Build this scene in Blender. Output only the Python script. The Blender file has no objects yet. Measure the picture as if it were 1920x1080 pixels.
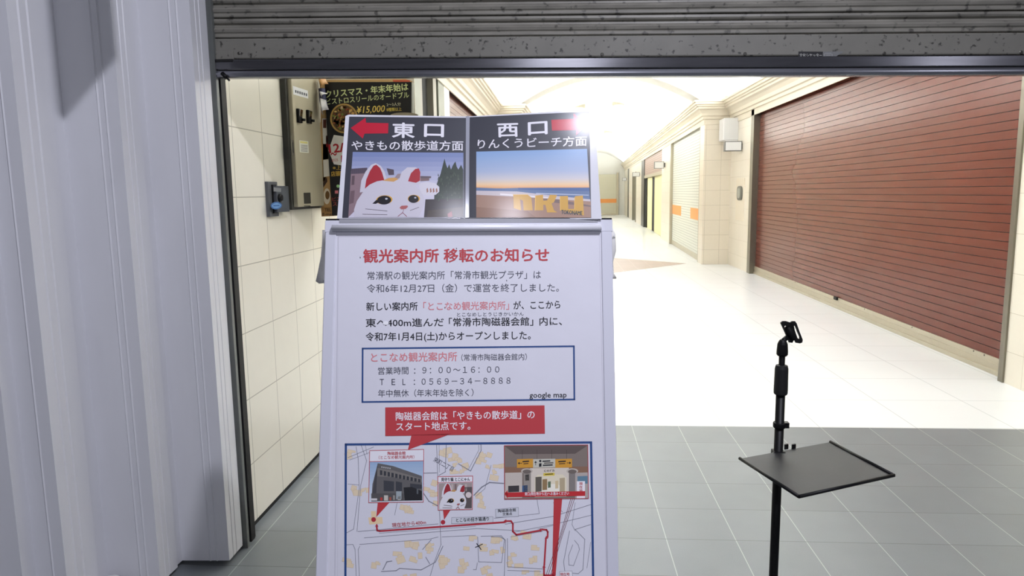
import bpy, bmesh, math, random
from mathutils import Vector, Matrix
random.seed(7)
SC = bpy.context.scene
COL = SC.collection

# ------------------------------------------------------------------ camera
FPX, PITCH, YAW, ROLL, EYE = 1312.58, 0.1349988, -0.0699503, -0.0135224, 1.50284
_cp, _sp, _cy, _sy = math.cos(PITCH), math.sin(PITCH), math.cos(YAW), math.sin(YAW)
FW = Vector((_sy * _cp, _cy * _cp, -_sp))
_rt = Vector((_cy, -_sy, 0)); _up = _rt.cross(FW)
RT = math.cos(ROLL) * _rt + math.sin(ROLL) * _up
UP = -math.sin(ROLL) * _rt + math.cos(ROLL) * _up
EYEV = Vector((0, 0, EYE))
cam_data = bpy.data.cameras.new('camera')
cam_data.sensor_width = 36.0
cam_data.lens = FPX / 1920 * 36.0
cam_data.clip_start = 0.05
cam = bpy.data.objects.new('camera', cam_data)
cam.matrix_world = Matrix(((RT.x, UP.x, -FW.x, 0), (RT.y, UP.y, -FW.y, 0), (RT.z, UP.z, -FW.z, EYE), (0, 0, 0, 1)))
COL.objects.link(cam)
SC.camera = cam

# ------------------------------------------------------------------ world, exposure, large lights
world = bpy.data.worlds.new('world'); SC.world = world
world.use_nodes = True
bg = world.node_tree.nodes['Background']
bg.inputs[0].default_value = (0.80, 0.82, 0.98, 1); bg.inputs[1].default_value = 0.10
SC.view_settings.view_transform = 'Standard'
SC.view_settings.look = 'None'
SC.view_settings.exposure = 0.0
SC.view_settings.gamma = 1.0
SC.cycles.caustics_reflective = False
SC.cycles.caustics_refractive = False

def area(name, loc, direction, sx, sy, power, color=(1, 1, 1), shape='RECTANGLE', spread=None):
    d = bpy.data.lights.new(name, 'AREA'); d.shape = shape; d.size = sx; d.size_y = sy
    d.energy = power; d.color = color
    if spread: d.spread = spread
    o = bpy.data.objects.new(name, d); COL.objects.link(o); o.location = loc
    o.rotation_euler = Vector(direction).to_track_quat('-Z', 'Y').to_euler()
    return o

WARM = (0.95, 0.98, 1.0)
NEUT = (0.96, 0.985, 1.0)
for i, y in enumerate((6.0, 10.5)):
    area('arcade_ceiling_light', (1.0, y, 3.95), (0, 0, -1), 1.6, 1.6, 66, NEUT)
for i, y in enumerate((17.5, 23, 29, 36)):
    area('arcade_ceiling_light', (1.0 + 0.04 * (y - 14.5), y, 3.85), (0, 0, -1), 1.4, 1.4, 45, NEUT)
area('cove_light', (3.19, 8.5, 3.275), (-0.55, 0, 1), 11.2, 0.06, 185, WARM)
area('cove_light', (-1.18, 8.5, 3.275), (0.55, 0, 1), 11.2, 0.06, 185, WARM)
area('cove_light', (3.34, 30.0, 3.275), (-0.55, 0.022, 1), 30, 0.06, 370, WARM)
area('cove_light', (-0.14, 30.0, 3.275), (0.55, -0.022, 1), 30, 0.06, 370, WARM)
COOL = (0.86, 0.87, 1.0)
area('canopy_light', (-0.15, -2.6, 3.02), (0, 0.55, -1), 0.30, 0.12, 16, COOL)
area('canopy_light', (0.25, -2.6, 3.02), (0, 0.55, -1), 0.30, 0.12, 16, COOL)
area('canopy_light', (4.5, -3.3, 3.0), (-0.4, 0.5, -1), 0.3, 0.12, 16, COOL)
area('canopy_light', (0.9, 0.2, 3.6), (-0.5, 0.4, -1), 0.10, 0.10, 80, COOL)
area('canopy_light', (0.115, 0.55, 3.88), (0, 0.3, -1), 0.10, 0.10, 5.5, COOL)
area('canopy_light', (-0.29, 0.24, 3.42), (0.1, 0.3, -1), 0.10, 0.10, 2.2, COOL)

# ------------------------------------------------------------------ pixel rays to points of a known plane
def ray(x, y): return FW + RT * ((x - 960) / FPX) - UP * ((y - 540) / FPX)
def at_depth(x, y, t): return EYEV + ray(x, y) * t
def on_plane(x, y, p0, n):
    d = ray(x, y); return EYEV + d * ((p0 - EYEV).dot(n) / d.dot(n))
def on_x(x, y, X): d = ray(x, y); return EYEV + d * (X / d.x)
def on_y(x, y, Y): d = ray(x, y); return EYEV + d * (Y / d.y)
def on_z(x, y, z): d = ray(x, y); return EYEV + d * ((z - EYE) / d.z)

# ------------------------------------------------------------------ materials
def lin(c):
    def f(v):
        v /= 255.0
        return v / 12.92 if v <= 0.04045 else ((v + 0.055) / 1.055) ** 2.4
    return tuple(f(v) for v in c) + (1.0,)

_mats = {}
def mat(name, rgb, rough=0.5, metal=0.0, spec=0.5, noise=0.0, nscale=8.0, bump=0.0, bscale=60.0, coat=0.0, coat_rough=0.1, stretch=None, spots=0.0, spot_scale=40.0, emit=None, estr=1.0):
    if name in _mats: return _mats[name]
    m = bpy.data.materials.new(name); m.use_nodes = True
    nt = m.node_tree; b = nt.nodes['Principled BSDF']
    col = lin(rgb)
    b.inputs['Base Color'].default_value = col
    b.inputs['Roughness'].default_value = rough
    b.inputs['Metallic'].default_value = metal
    b.inputs['Specular IOR Level'].default_value = spec
    b.inputs['Coat Weight'].default_value = coat
    b.inputs['Coat Roughness'].default_value = coat_rough
    if emit:
        b.inputs['Emission Color'].default_value = lin(emit); b.inputs['Emission Strength'].default_value = estr
    tc = nt.nodes.new('ShaderNodeTexCoord'); vec = tc.outputs['Object']
    if stretch:
        mp = nt.nodes.new('ShaderNodeMapping'); mp.inputs['Scale'].default_value = stretch
        nt.links.new(vec, mp.inputs['Vector']); vec = mp.outputs['Vector']
    last = None
    if noise > 0:
        nz = nt.nodes.new('ShaderNodeTexNoise'); nz.inputs['Scale'].default_value = nscale; nz.inputs['Detail'].default_value = 5
        nt.links.new(vec, nz.inputs['Vector'])
        mr = nt.nodes.new('ShaderNodeMapRange'); mr.inputs['From Min'].default_value = 0.3; mr.inputs['From Max'].default_value = 0.7
        mr.inputs['To Min'].default_value = 1 - noise; mr.inputs['To Max'].default_value = 1 + noise
        nt.links.new(nz.outputs['Fac'], mr.inputs['Value'])
        mx = nt.nodes.new('ShaderNodeMix'); mx.data_type = 'RGBA'; mx.blend_type = 'MULTIPLY'; mx.inputs['Factor'].default_value = 1
        mx.inputs['A'].default_value = col
        nt.links.new(mr.outputs['Result'], mx.inputs['B']); last = mx.outputs['Result']
    if spots > 0:
        nz2 = nt.nodes.new('ShaderNodeTexNoise'); nz2.inputs['Scale'].default_value = spot_scale; nz2.inputs['Detail'].default_value = 3
        nt.links.new(tc.outputs['Object'], nz2.inputs['Vector'])
        mr2 = nt.nodes.new('ShaderNodeMapRange'); mr2.inputs['From Min'].default_value = 0.605; mr2.inputs['From Max'].default_value = 0.70
        mr2.inputs['To Min'].default_value = 1.0; mr2.inputs['To Max'].default_value = 1 - spots
        nt.links.new(nz2.outputs['Fac'], mr2.inputs['Value'])
        mx2 = nt.nodes.new('ShaderNodeMix'); mx2.data_type = 'RGBA'; mx2.blend_type = 'MULTIPLY'; mx2.inputs['Factor'].default_value = 1
        if last: nt.links.new(last, mx2.inputs['A'])
        else: mx2.inputs['A'].default_value = col
        nt.links.new(mr2.outputs['Result'], mx2.inputs['B']); last = mx2.outputs['Result']
    if last: nt.links.new(last, b.inputs['Base Color'])
    if bump > 0:
        nb = nt.nodes.new('ShaderNodeTexNoise'); nb.inputs['Scale'].default_value = bscale; nb.inputs['Detail'].default_value = 4
        nt.links.new(vec, nb.inputs['Vector'])
        bp = nt.nodes.new('ShaderNodeBump'); bp.inputs['Strength'].default_value = bump; bp.inputs['Distance'].default_value = 0.004
        nt.links.new(nb.outputs['Fac'], bp.inputs['Height']); nt.links.new(bp.outputs['Normal'], b.inputs['Normal'])
    _mats[name] = m
    return m

def tile_mat(name, rgb, grout, axes, size, off, gw, rough=0.4, spec=0.5, cellvar=0.03, noise=0.03, nscale=25.0, bump=0.15, grain=0.0, grout2=None):
    """tiles measured in metres along two world axes"""
    if name in _mats: return _mats[name]
    m = bpy.data.materials.new(name); m.use_nodes = True
    nt = m.node_tree; L = nt.links; b = nt.nodes['Principled BSDF']
    b.inputs['Roughness'].default_value = rough; b.inputs['Specular IOR Level'].default_value = spec
    tc = nt.nodes.new('ShaderNodeTexCoord'); sx = nt.nodes.new('ShaderNodeSeparateXYZ'); L.new(tc.outputs['Object'], sx.inputs[0])
    def M(op, a, bb):
        n = nt.nodes.new('ShaderNodeMath'); n.operation = op
        for i, v in enumerate((a, bb)):
            if v is None: continue
            if isinstance(v, (int, float)): n.inputs[i].default_value = v
            else: L.new(v, n.inputs[i])
        return n.outputs[0]
    masks, cells = [], []
    for k, ax in enumerate(axes):
        t = M('DIVIDE', M('SUBTRACT', sx.outputs['XYZ'.index(ax)], off[k]), size[k])
        fr = M('FRACT', t, None); cells.append(M('FLOOR', t, None))
        h = gw / size[k] / 2
        masks.append(M('MAXIMUM', M('LESS_THAN', fr, h), M('GREATER_THAN', fr, 1 - h)))
    mask = M('MAXIMUM', masks[0], masks[1])
    cx = nt.nodes.new('ShaderNodeCombineXYZ'); L.new(cells[0], cx.inputs[0]); L.new(cells[1], cx.inputs[1])
    wn = nt.nodes.new('ShaderNodeTexWhiteNoise'); wn.noise_dimensions = '3D'; L.new(cx.outputs[0], wn.inputs['Vector'])
    nz = nt.nodes.new('ShaderNodeTexNoise'); nz.inputs['Scale'].default_value = nscale; nz.inputs['Detail'].default_value = 6
    L.new(tc.outputs['Object'], nz.inputs['Vector'])
    var = M('ADD', M('MULTIPLY', M('SUBTRACT', wn.outputs['Value'], 0.5), cellvar * 2), M('MULTIPLY', M('SUBTRACT', nz.outputs['Fac'], 0.5), noise * 4))
    if grain:
        ng = nt.nodes.new('ShaderNodeTexNoise'); ng.inputs['Scale'].default_value = 330; ng.inputs['Detail'].default_value = 2
        L.new(tc.outputs['Object'], ng.inputs['Vector'])
        var = M('ADD', var, M('MULTIPLY', M('SUBTRACT', ng.outputs['Fac'], 0.5), grain * 4))
    fac = M('ADD', var, 1.0)
    mx = nt.nodes.new('ShaderNodeMix'); mx.data_type = 'RGBA'; mx.blend_type = 'MULTIPLY'; mx.inputs['Factor'].default_value = 1
    mx.inputs['A'].default_value = lin(rgb); L.new(fac, mx.inputs['B'])
    m2 = nt.nodes.new('ShaderNodeMix'); m2.data_type = 'RGBA'; L.new(mask, m2.inputs['Factor'])
    L.new(mx.outputs['Result'], m2.inputs['A']); m2.inputs['B'].default_value = lin(grout)
    if grout2:
        g2 = nt.nodes.new('ShaderNodeMix'); g2.data_type = 'RGBA'; L.new(masks[1], g2.inputs['Factor'])
        g2.inputs['A'].default_value = lin(grout); g2.inputs['B'].default_value = lin(grout2); L.new(g2.outputs['Result'], m2.inputs['B'])
    L.new(m2.outputs['Result'], b.inputs['Base Color'])
    hgt = M('ADD', M('MULTIPLY', mask, -1.0), M('MULTIPLY', nz.outputs['Fac'], 0.15))
    bp = nt.nodes.new('ShaderNodeBump'); bp.inputs['Strength'].default_value = bump; bp.inputs['Distance'].default_value = 0.003
    L.new(hgt, bp.inputs['Height']); L.new(bp.outputs['Normal'], b.inputs['Normal'])
    _mats[name] = m
    return m

# ------------------------------------------------------------------ mesh building
class MB:
    def __init__(self): self.v, self.f, self.mi, self.mats, self.sm = [], [], [], [], []
    def slot(self, m):
        if m not in self.mats: self.mats.append(m)
        return self.mats.index(m)
    def poly(self, pts, m, smooth=False):
        b = len(self.v); self.v += [tuple(p) for p in pts]
        self.f.append(tuple(range(b, b + len(pts)))); self.mi.append(self.slot(m)); self.sm.append(smooth)
    def mesh(self, vs, fs, m, smooth=False):
        b = len(self.v); self.v += [tuple(p) for p in vs]; s = self.slot(m)
        for q in fs: self.f.append(tuple(b + i for i in q)); self.mi.append(s); self.sm.append(smooth)
    def box(self, a, c, m):
        x0, y0, z0 = a; x1, y1, z1 = c
        self.mesh([(x0, y0, z0), (x1, y0, z0), (x1, y1, z0), (x0, y1, z0), (x0, y0, z1), (x1, y0, z1), (x1, y1, z1), (x0, y1, z1)],
                  [(0, 3, 2, 1), (4, 5, 6, 7), (0, 1, 5, 4), (1, 2, 6, 5), (2, 3, 7, 6), (3, 0, 4, 7)], m)
    def obox(self, o, u, v, w, m):
        """box from corner o along three edge vectors"""
        o, u, v, w = map(Vector, (o, u, v, w))
        P = [o, o + u, o + u + v, o + v, o + w, o + u + w, o + u + v + w, o + v + w]
        fs = [(0, 3, 2, 1), (4, 5, 6, 7), (0, 1, 5, 4), (1, 2, 6, 5), (2, 3, 7, 6), (3, 0, 4, 7)]
        if u.cross(v).dot(w) < 0: fs = [tuple(reversed(q)) for q in fs]
        self.mesh(P, fs, m)
    def tube(self, a, c, r0, m, r1=None, n=20, caps=True):
        a, c = Vector(a), Vector(c); r1 = r0 if r1 is None else r1
        d = (c - a).normalized(); s = d.orthogonal().normalized(); t = d.cross(s)
        ring = lambda p, r: [p + (s * math.cos(2 * math.pi * i / n) + t * math.sin(2 * math.pi * i / n)) * r for i in range(n)]
        self.mesh(ring(a, r0) + ring(c, r1), [(i, (i + 1) % n, n + (i + 1) % n, n + i) for i in range(n)], m, True)
        if caps:
            self.poly(list(reversed(ring(a, r0))), m); self.poly(ring(c, r1), m)
    def lathe(self, base, axis, prof, m, n=28):
        """prof: list of (radius, height along axis)"""
        base = Vector(base); d = Vector(axis).normalized(); s = d.orthogonal().normalized(); t = d.cross(s)
        vs = []
        for r, h in prof:
            vs += [base + d * h + (s * math.cos(2 * math.pi * i / n) + t * math.sin(2 * math.pi * i / n)) * r for i in range(n)]
        fs = []
        for k in range(len(prof) - 1):
            fs += [(k * n + i, k * n + (i + 1) % n, (k + 1) * n + (i + 1) % n, (k + 1) * n + i) for i in range(n)]
        self.mesh(vs, fs, m, False)
        self.poly([vs[i] for i in reversed(range(n))], m); self.poly(vs[-n:], m)
    def sweep(self, path, m, close=False):
        """path: list of lists of 3-D points (cross sections with equal counts)"""
        n = len(path[0]); vs = [p for sec in path for p in sec]; fs = []
        for k in range(len(path) - 1):
            for i in range(n if close else n - 1):
                j = (i + 1) % n
                fs.append((k * n + i, k * n + j, (k + 1) * n + j, (k + 1) * n + i))
        self.mesh(vs, fs, m)
    def build(self, name, parent=None, bevel=0.0, seg=2, weld=True):
        me = bpy.data.meshes.new(name); me.from_pydata(self.v, [], self.f)
        for m in self.mats: me.materials.append(m)
        me.polygons.foreach_set('material_index', self.mi)
        me.polygons.foreach_set('use_smooth', self.sm)
        if weld:
            bm = bmesh.new(); bm.from_mesh(me); bmesh.ops.remove_doubles(bm, verts=bm.verts, dist=1e-5); bm.to_mesh(me); bm.free()
        me.update()
        o = bpy.data.objects.new(name, me); COL.objects.link(o)
        if parent: o.parent = parent
        if bevel:
            md = o.modifiers.new('bevel', 'BEVEL'); md.width = bevel; md.segments = seg; md.limit_method = 'ANGLE'; md.angle_limit = 0.7
        return o

def tag(o, label, cat, group=None, kind=None):
    o['label'] = label; o['category'] = cat
    if group: o['group'] = group
    if kind: o['kind'] = kind
    return o
def thing(name, label, cat, loc=(0, 0, 0), group=None):
    o = bpy.data.objects.new(name, None); COL.objects.link(o); o.empty_display_size = 0.1
    return tag(o, label, cat, group)
def struct(mb, name, bevel=0.0, label=None):
    o = mb.build(name, None, bevel); o['kind'] = 'structure'
    if label: o['label'] = label
    return o

# ------------------------------------------------------------------ flat printing (ink and stickers lying on a real sheet)
_tc = {}
def glyphs(s, bold=0.0):
    k = (s, bold)
    if k not in _tc:
        c = bpy.data.curves.new('lettering', 'FONT'); c.body = s; c.size = 1; c.resolution_u = 2; c.offset = bold
        o = bpy.data.objects.new('lettering', c); COL.objects.link(o); bpy.context.view_layer.update()
        me = bpy.data.meshes.new_from_object(o.evaluated_get(bpy.context.evaluated_depsgraph_get()))
        vs = [(v.co.x, v.co.y) for v in me.vertices]; fs = [tuple(p.vertices) for p in me.polygons]
        bpy.data.objects.remove(o); bpy.data.curves.remove(c); bpy.data.meshes.remove(me)
        _tc[k] = (vs, fs)
    return _tc[k]

class Print(MB):
    """surface(px, py) gives a point on the sheet, nrm its outward normal; each layer of ink sits 0.25 mm above the last"""
    def __init__(self, surface, nrm, gap=0.00025, rough=0.45, coat=0.0, coat_rough=0.1, pfx='print'):
        super().__init__(); self.S = surface; self.n = Vector(nrm); self.gap = gap; self.k = (rough, coat, coat_rough, pfx)
    def ink(self, rgb):
        r, c, cr, p = self.k
        return mat('%s_%d_%d_%d' % ((p,) + tuple(rgb)), rgb, rough=r, coat=c, coat_rough=cr, spec=0.4)
    def P(self, x, y, k): return self.S(x, y) + self.n * (self.gap * k)
    def fill(self, pts, rgb, k=1):
        q = [self.P(x, y, k) for x, y in pts]
        nn = Vector((0, 0, 0))
        for i in range(len(q)): nn += (q[i] - q[0]).cross(q[(i + 1) % len(q)] - q[0])
        if nn.dot(self.n) < 0: q.reverse()
        self.poly(q, self.ink(rgb))
    def rect(self, x0, y0, x1, y1, rgb, k=1): self.fill([(x0, y0), (x1, y0), (x1, y1), (x0, y1)], rgb, k)
    def quad_grid(self, tl, tr, br, bl, nx, ny, colf, k=1):
        def B(u, v):
            return tuple((tl[i] * (1 - u) + tr[i] * u) * (1 - v) + (bl[i] * (1 - u) + br[i] * u) * v for i in (0, 1))
        for j in range(ny):
            for i in range(nx):
                self.fill([B(i / nx, j / ny), B((i + 1) / nx, j / ny), B((i + 1) / nx, (j + 1) / ny), B(i / nx, (j + 1) / ny)], colf((i + .5) / nx, (j + .5) / ny), k)
    def line(self, pts, w, rgb, k=1, closed=False):
        P = list(pts); n = len(P)
        for i in range(n if closed else n - 1):
            a, b = P[i], P[(i + 1) % n]
            dx, dy = b[0] - a[0], b[1] - a[1]; l = math.hypot(dx, dy) or 1; dx, dy = dx / l * w / 2, dy / l * w / 2
            e = 0.8
            self.fill([(a[0] - dy - dx * e, a[1] + dx - dy * e), (b[0] - dy + dx * e, b[1] + dx + dy * e), (b[0] + dy + dx * e, b[1] - dx + dy * e), (a[0] + dy - dx * e, a[1] - dx - dy * e)], rgb, k)
    def disc(self, cx, cy, rx, ry, rgb, k=1, n=24, rot=0):
        c, s = math.cos(rot), math.sin(rot)
        self.fill([(cx + rx * math.cos(t) * c - ry * math.sin(t) * s, cy + rx * math.cos(t) * s + ry * math.sin(t) * c) for t in [2 * math.pi * i / n for i in range(n)]], rgb, k)
    def text(self, s, x0, y0, x1, y1, h, rgb, k=2, bold=0.0, fit=True, up=None):
        """x0,y0 -> x1,y1 the baseline from the first ink to the last, h pixels per em upwards"""
        if bold > 0:
            bx, by = bold * 0.9, bold * 0.7
            for i, (ox, oy) in enumerate(((bx, 0), (-bx, 0), (0, by), (0, -by))):
                self.text(s, x0 + ox * h, y0 + oy * h, x1 + ox * h, y1 + oy * h, h, rgb, k + 0.04 * (i + 1), 0.0, fit, up)
        vs, fs = glyphs(s)
        xs = [v[0] for v in vs]; a, b = min(xs), max(xs)
        dx, dy = x1 - x0, y1 - y0; l = math.hypot(dx, dy)
        ux, uy = up if up else (dy / l, -dx / l)
        q = [self.P(x0 + dx * (vx - a) / (b - a) + ux * vy * h, y0 + dy * (vx - a) / (b - a) + uy * vy * h, k) for vx, vy in vs]
        f0 = fs[0]; nn = (q[f0[1]] - q[f0[0]]).cross(q[f0[2]] - q[f0[0]])
        if nn.dot(self.n) < 0: fs = [tuple(reversed(f)) for f in fs]
        self.mesh(q, fs, self.ink(rgb))
    def vtext(self, s, x, y0, y1, w, rgb, k=2, bold=0.0):
        n = len(s); hh = (y1 - y0) / n
        for i, ch in enumerate(s):
            self.text(ch, x - w / 2, y0 + hh * (i + 0.88), x + w / 2, y0 + hh * (i + 0.88), hh * 0.95, rgb, k, bold)

def plane_surface(p0, n):
    p0, n = Vector(p0), Vector(n).normalized()
    return lambda x, y: on_plane(x, y, p0, n)

# ------------------------------------------------------------------ shared materials
M_WALLL = tile_mat('cream_tile_side', (234, 229, 214), (176, 170, 154), 'YZ', (0.305, 0.3), (2.97, 0.0), 0.0045, rough=0.28, cellvar=0.015, noise=0.012, nscale=14, bump=0.12)
M_WALLR = tile_mat('cream_tile_right', (238, 230, 214), (205, 194, 174), 'YZ', (0.6, 0.3), (2.9, -0.05), 0.004, rough=0.3, cellvar=0.015, noise=0.01, bump=0.1)
M_PILLAR = tile_mat('cream_tile_pillar', (230, 220, 202), (198, 187, 168), 'XZ', (0.3, 0.3), (2.62, 0.0), 0.006, rough=0.3, cellvar=0.015, noise=0.012, bump=0.1)
M_GREY = tile_mat('grey_floor_tile', (120, 125, 128), (168, 171, 170), 'XY', (0.2975, 0.3), (0.455, 4.413), 0.0038, rough=0.36, spec=0.5, cellvar=0.05, noise=0.05, nscale=5, bump=0.2, grain=0.09, grout2=(88, 90, 90))  # paler grout on one axis has the groove sheen in its colour
M_WHITE = tile_mat('white_floor_tile', (240, 242, 243), (202, 205, 206), 'XY', (0.596, 0.595), (0.448, 5.017), 0.006, rough=0.3, spec=0.4, cellvar=0.012, noise=0.012, nscale=3, bump=0.08)
M_INLAY = tile_mat('brown_floor_inlay', (178, 158, 150), (205, 195, 188), 'XY', (0.3, 0.3), (0.0, 0.0), 0.005, rough=0.35, cellvar=0.05, noise=0.05, bump=0.1)
M_PLASTER = mat('ceiling_plaster', (248, 247, 240), rough=0.8, noise=0.01, nscale=2)
M_CORN = mat('cornice_paint', (226, 216, 196), rough=0.55, noise=0.015, nscale=3)
M_STEEL = mat('brushed_steel', (136, 131, 119), rough=0.38, metal=0.9, noise=0.06, nscale=6, stretch=(40, 40, 1))
M_DSTEEL = mat('dark_steel', (92, 92, 88), rough=0.4, metal=0.75, noise=0.12, nscale=9, stretch=(8, 8, 1))
M_JAMB = mat('jamb_grey', (104, 107, 104), rough=0.4, metal=0.2, noise=0.12, nscale=7, stretch=(8, 8, 1))
M_BLACK = mat('black_gap', (12, 12, 12), rough=0.7)
M_HOARD = mat('hoarding_paint', (214, 214, 218), rough=0.34, spec=0.5, noise=0.02, nscale=4, stretch=(3, 3, 0.6), bump=0.05, bscale=18)
M_SLAT = mat('shutter_slat_paint', (126, 123, 114), rough=0.45, spec=0.4, noise=0.22, nscale=4, stretch=(1.6, 1, 9), spots=0.6, spot_scale=34)
M_SLAB = mat('shutter_slab_paint', (118, 116, 108), rough=0.45, spec=0.4, noise=0.10, nscale=7, spots=0.75, spot_scale=55)
M_BAR = mat('shutter_bar_steel', (92, 92, 96), rough=0.2, metal=0.7, noise=0.14, nscale=5, stretch=(1, 1, 10))
M_BAR2 = mat('shutter_lip_steel', (140, 141, 148), rough=0.24, metal=0.8, noise=0.08, nscale=5)
M_RED = mat('red_shutter_paint', (102, 50, 38), rough=0.24, spec=0.28, noise=0.04, nscale=1.5)
M_REDLINE = mat('red_shutter_joint', (48, 22, 16), rough=0.5)  # darker red with the groove's shade put into the colour
M_RAIL = mat('shutter_rail_aluminium', (192, 184, 164), rough=0.38, metal=0.55, noise=0.03)
M_WSHUT = mat('white_shutter_paint', (224, 225, 214), rough=0.45, noise=0.01)
M_ORANGE = mat('orange_stripe', (238, 158, 84), rough=0.45)
M_YELLOW = mat('yellow_door_paint', (248, 242, 190), rough=0.5)
M_DGLASS = mat('dark_glass', (16, 20, 24), rough=0.08, spec=0.7)
M_GREEN = mat('greenish_steel', (128, 130, 116), rough=0.4, metal=0.5, noise=0.04)
M_WHITEP = mat('white_plastic', (226, 226, 226), rough=0.4)
M_BLACKP = mat('black_plastic', (15, 15, 16), rough=0.45, spec=0.2)
M_SCREW = mat('screw_steel', (88, 86, 80), rough=0.4, metal=0.7)

# ------------------------------------------------------------------ floor
b = MB(); b.box((-5, -6, -0.1), (6, 4.413, 0), M_GREY); struct(b, 'floor', label='grey granite tile floor')
b = MB(); b.box((-5, 4.413, -0.1), (8, 60, 0), M_WHITE); struct(b, 'floor_white', label='white tile floor of the arcade')
b = MB(); b.mesh([(2.62, 14.71, 0.002), (0.9, 16.35, 0.002), (-0.85, 14.66, 0.002), (0.9, 12.98, 0.002)], [(0, 1, 2, 3)], M_INLAY)
o = struct(b, 'floor_inlay', label='brown diamond set into the white floor')

# ------------------------------------------------------------------ arcade walls
def WX(y): return 2.88 + 0.04 * (y - 14.5)          # the far half of the arcade bends slightly to the right
def WL(y): return -0.92 + 0.04 * (y - 14.5)
WZ = 3.3
# left side
b = MB(); b.box((-1.6, 2.86, 0.03), (-1.40, 6.86, WZ), M_WALLL); b.box((-1.6, 2.86, 0), (-1.395 - 0.015, 6.86, 0.03), M_BLACK); struct(b, 'wall_left')
b = MB(); b.box((-1.75, 6.86, 0), (-1.50, 8.7, WZ), M_GREEN); struct(b, 'wall_left_recess')
b = MB()
b.box((-1.5, 6.86, 0), (-1.40, 7.17, 2.95), M_GREEN); b.box((-1.5, 7.17, 0), (-1.43, 7.24, 2.95), M_DSTEEL); b.box((-1.5, 7.24, 0), (-1.415, 7.34, 2.95), M_STEEL)
b.box((-1.5, 7.34, 0), (-1.47, 7.9, 2.95), M_BLACK); b.box((-1.5, 7.9, 0), (-1.40, 8.1, 2.95), M_STEEL); b.box((-1.5, 8.1, 0), (-1.46, 8.24, 2.95), M_BLACK)
b.box((-1.5, 8.24, 0), (-1.40, 8.66, 2.95), M_GREEN)
struct(b, 'door_1', label='steel framed dark doorway in the left wall')
b = MB(); b.box((-1.6, 8.66, 0), (-1.40, 9.06, WZ), M_WALLL); struct(b, 'wall_left_pier')
b = MB(); b.box((-1.6, 13.2, 0), (-1.40, 14.5, WZ), M_WALLL); b.box((-1.6, 9.06, 2.86), (-1.40, 13.2, WZ), M_CORN); struct(b, 'wall_left_end')
b = MB(); b.box((-1.75, 9.0, 0), (-1.62, 13.3, WZ), M_BLACK); struct(b, 'wall_left_behind')
b = MB(); b.mesh([(-1.6, 14.5, 0), (WL(14.5), 14.5, 0), (WL(46), 46, 0), (-1.6, 46, 0), (-1.6, 14.5, WZ), (WL(14.5), 14.5, WZ), (WL(46), 46, WZ), (-1.6, 46, WZ)],
                  [(0, 1, 5, 4), (1, 2, 6, 5), (2, 3, 7, 6), (3, 0, 4, 7)], M_PILLAR); struct(b, 'wall_left_far')
# right side
b = MB(); b.box((3.41, 2.86, 0), (3.7, 5.50, WZ), M_WALLR); struct(b, 'wall_right_near')
b = MB(); b.box((3.41, 12.93, 0), (3.7, 14.5, WZ), M_WALLR); struct(b, 'wall_right_alcove')
b = MB(); b.box((3.41, 5.46, 2.93), (3.7, 12.93, WZ), M_CORN); b.box((3.62, 5.46, 0), (3.7, 12.93, 2.93), M_BLACK); struct(b, 'wall_right_lintel')
b = MB(); b.box((WX(14.5), 14.5, 0), (3.7, 14.9, WZ), M_PILLAR)
struct(b, 'pillar_right')
def wseg(b, y0, y1, z0, z1, m, inset=0.0, th=0.3):
    a, c = WX(y0) + inset, WX(y1) + inset
    b.mesh([(a, y0, z0), (a + th, y0, z0), (c + th, y1, z0), (c, y1, z0), (a, y0, z1), (a + th, y0, z1), (c + th, y1, z1), (c, y1, z1)],
           [(0, 3, 2, 1), (4, 5, 6, 7), (0, 1, 5, 4), (1, 2, 6, 5), (2, 3, 7, 6), (3, 0, 4, 7)], m)
b = MB(); wseg(b, 14.9, 20.35, 2.86, WZ, M_CORN); wseg(b, 14.9, 20.35, 0, 2.86, M_BLACK, 0.2, 0.1); struct(b, 'wall_right_header')
b = MB(); wseg(b, 20.35, 22.7, 0, WZ, M_WALLR); struct(b, 'wall_right_pier')
b = MB(); wseg(b, 22.7, 29.9, 2.82, WZ, M_CORN); struct(b, 'wall_right_upper')
b = MB(); wseg(b, 29.9, 31.4, 0, WZ, M_DSTEEL, 0.0, 0.3); struct(b, 'trim_1', label='brown steel jamb of the yellow doorway')
b = MB(); wseg(b, 31.4, 35.0, 0, WZ, M_WALLR); wseg(b, 37.4, 41.0, 0, WZ, M_WALLR); wseg(b, 35.0, 37.4, 2.4, WZ, M_WALLR); wseg(b, 35.0, 37.4, 0, 2.4, M_WSHUT, 0.15, 0.1)
wseg(b, 41.0, 42.2, 0, WZ, M_DSTEEL, -0.01); wseg(b, 42.2, 46, 0, WZ, M_WALLR); struct(b, 'wall_right_far')
b = MB(); wseg(b, 34.85, 35.05, 0, 2.45, M_STEEL, -0.03); wseg(b, 37.3, 37.5, 0, 2.45, M_STEEL, -0.03); struct(b, 'trim_2', label='steel jambs of a far side door')
# recess with the yellow doors
b = MB(); wseg(b, 22.7, 29.9, 0, 2.82, M_YELLOW, 0.30, 0.1); struct(b, 'wall_recess_back')
# far end wall
b = MB(); b.box((-1.6, 46, 0), (5, 46.2, 4.6), M_PLASTER); struct(b, 'wall_far')

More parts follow.
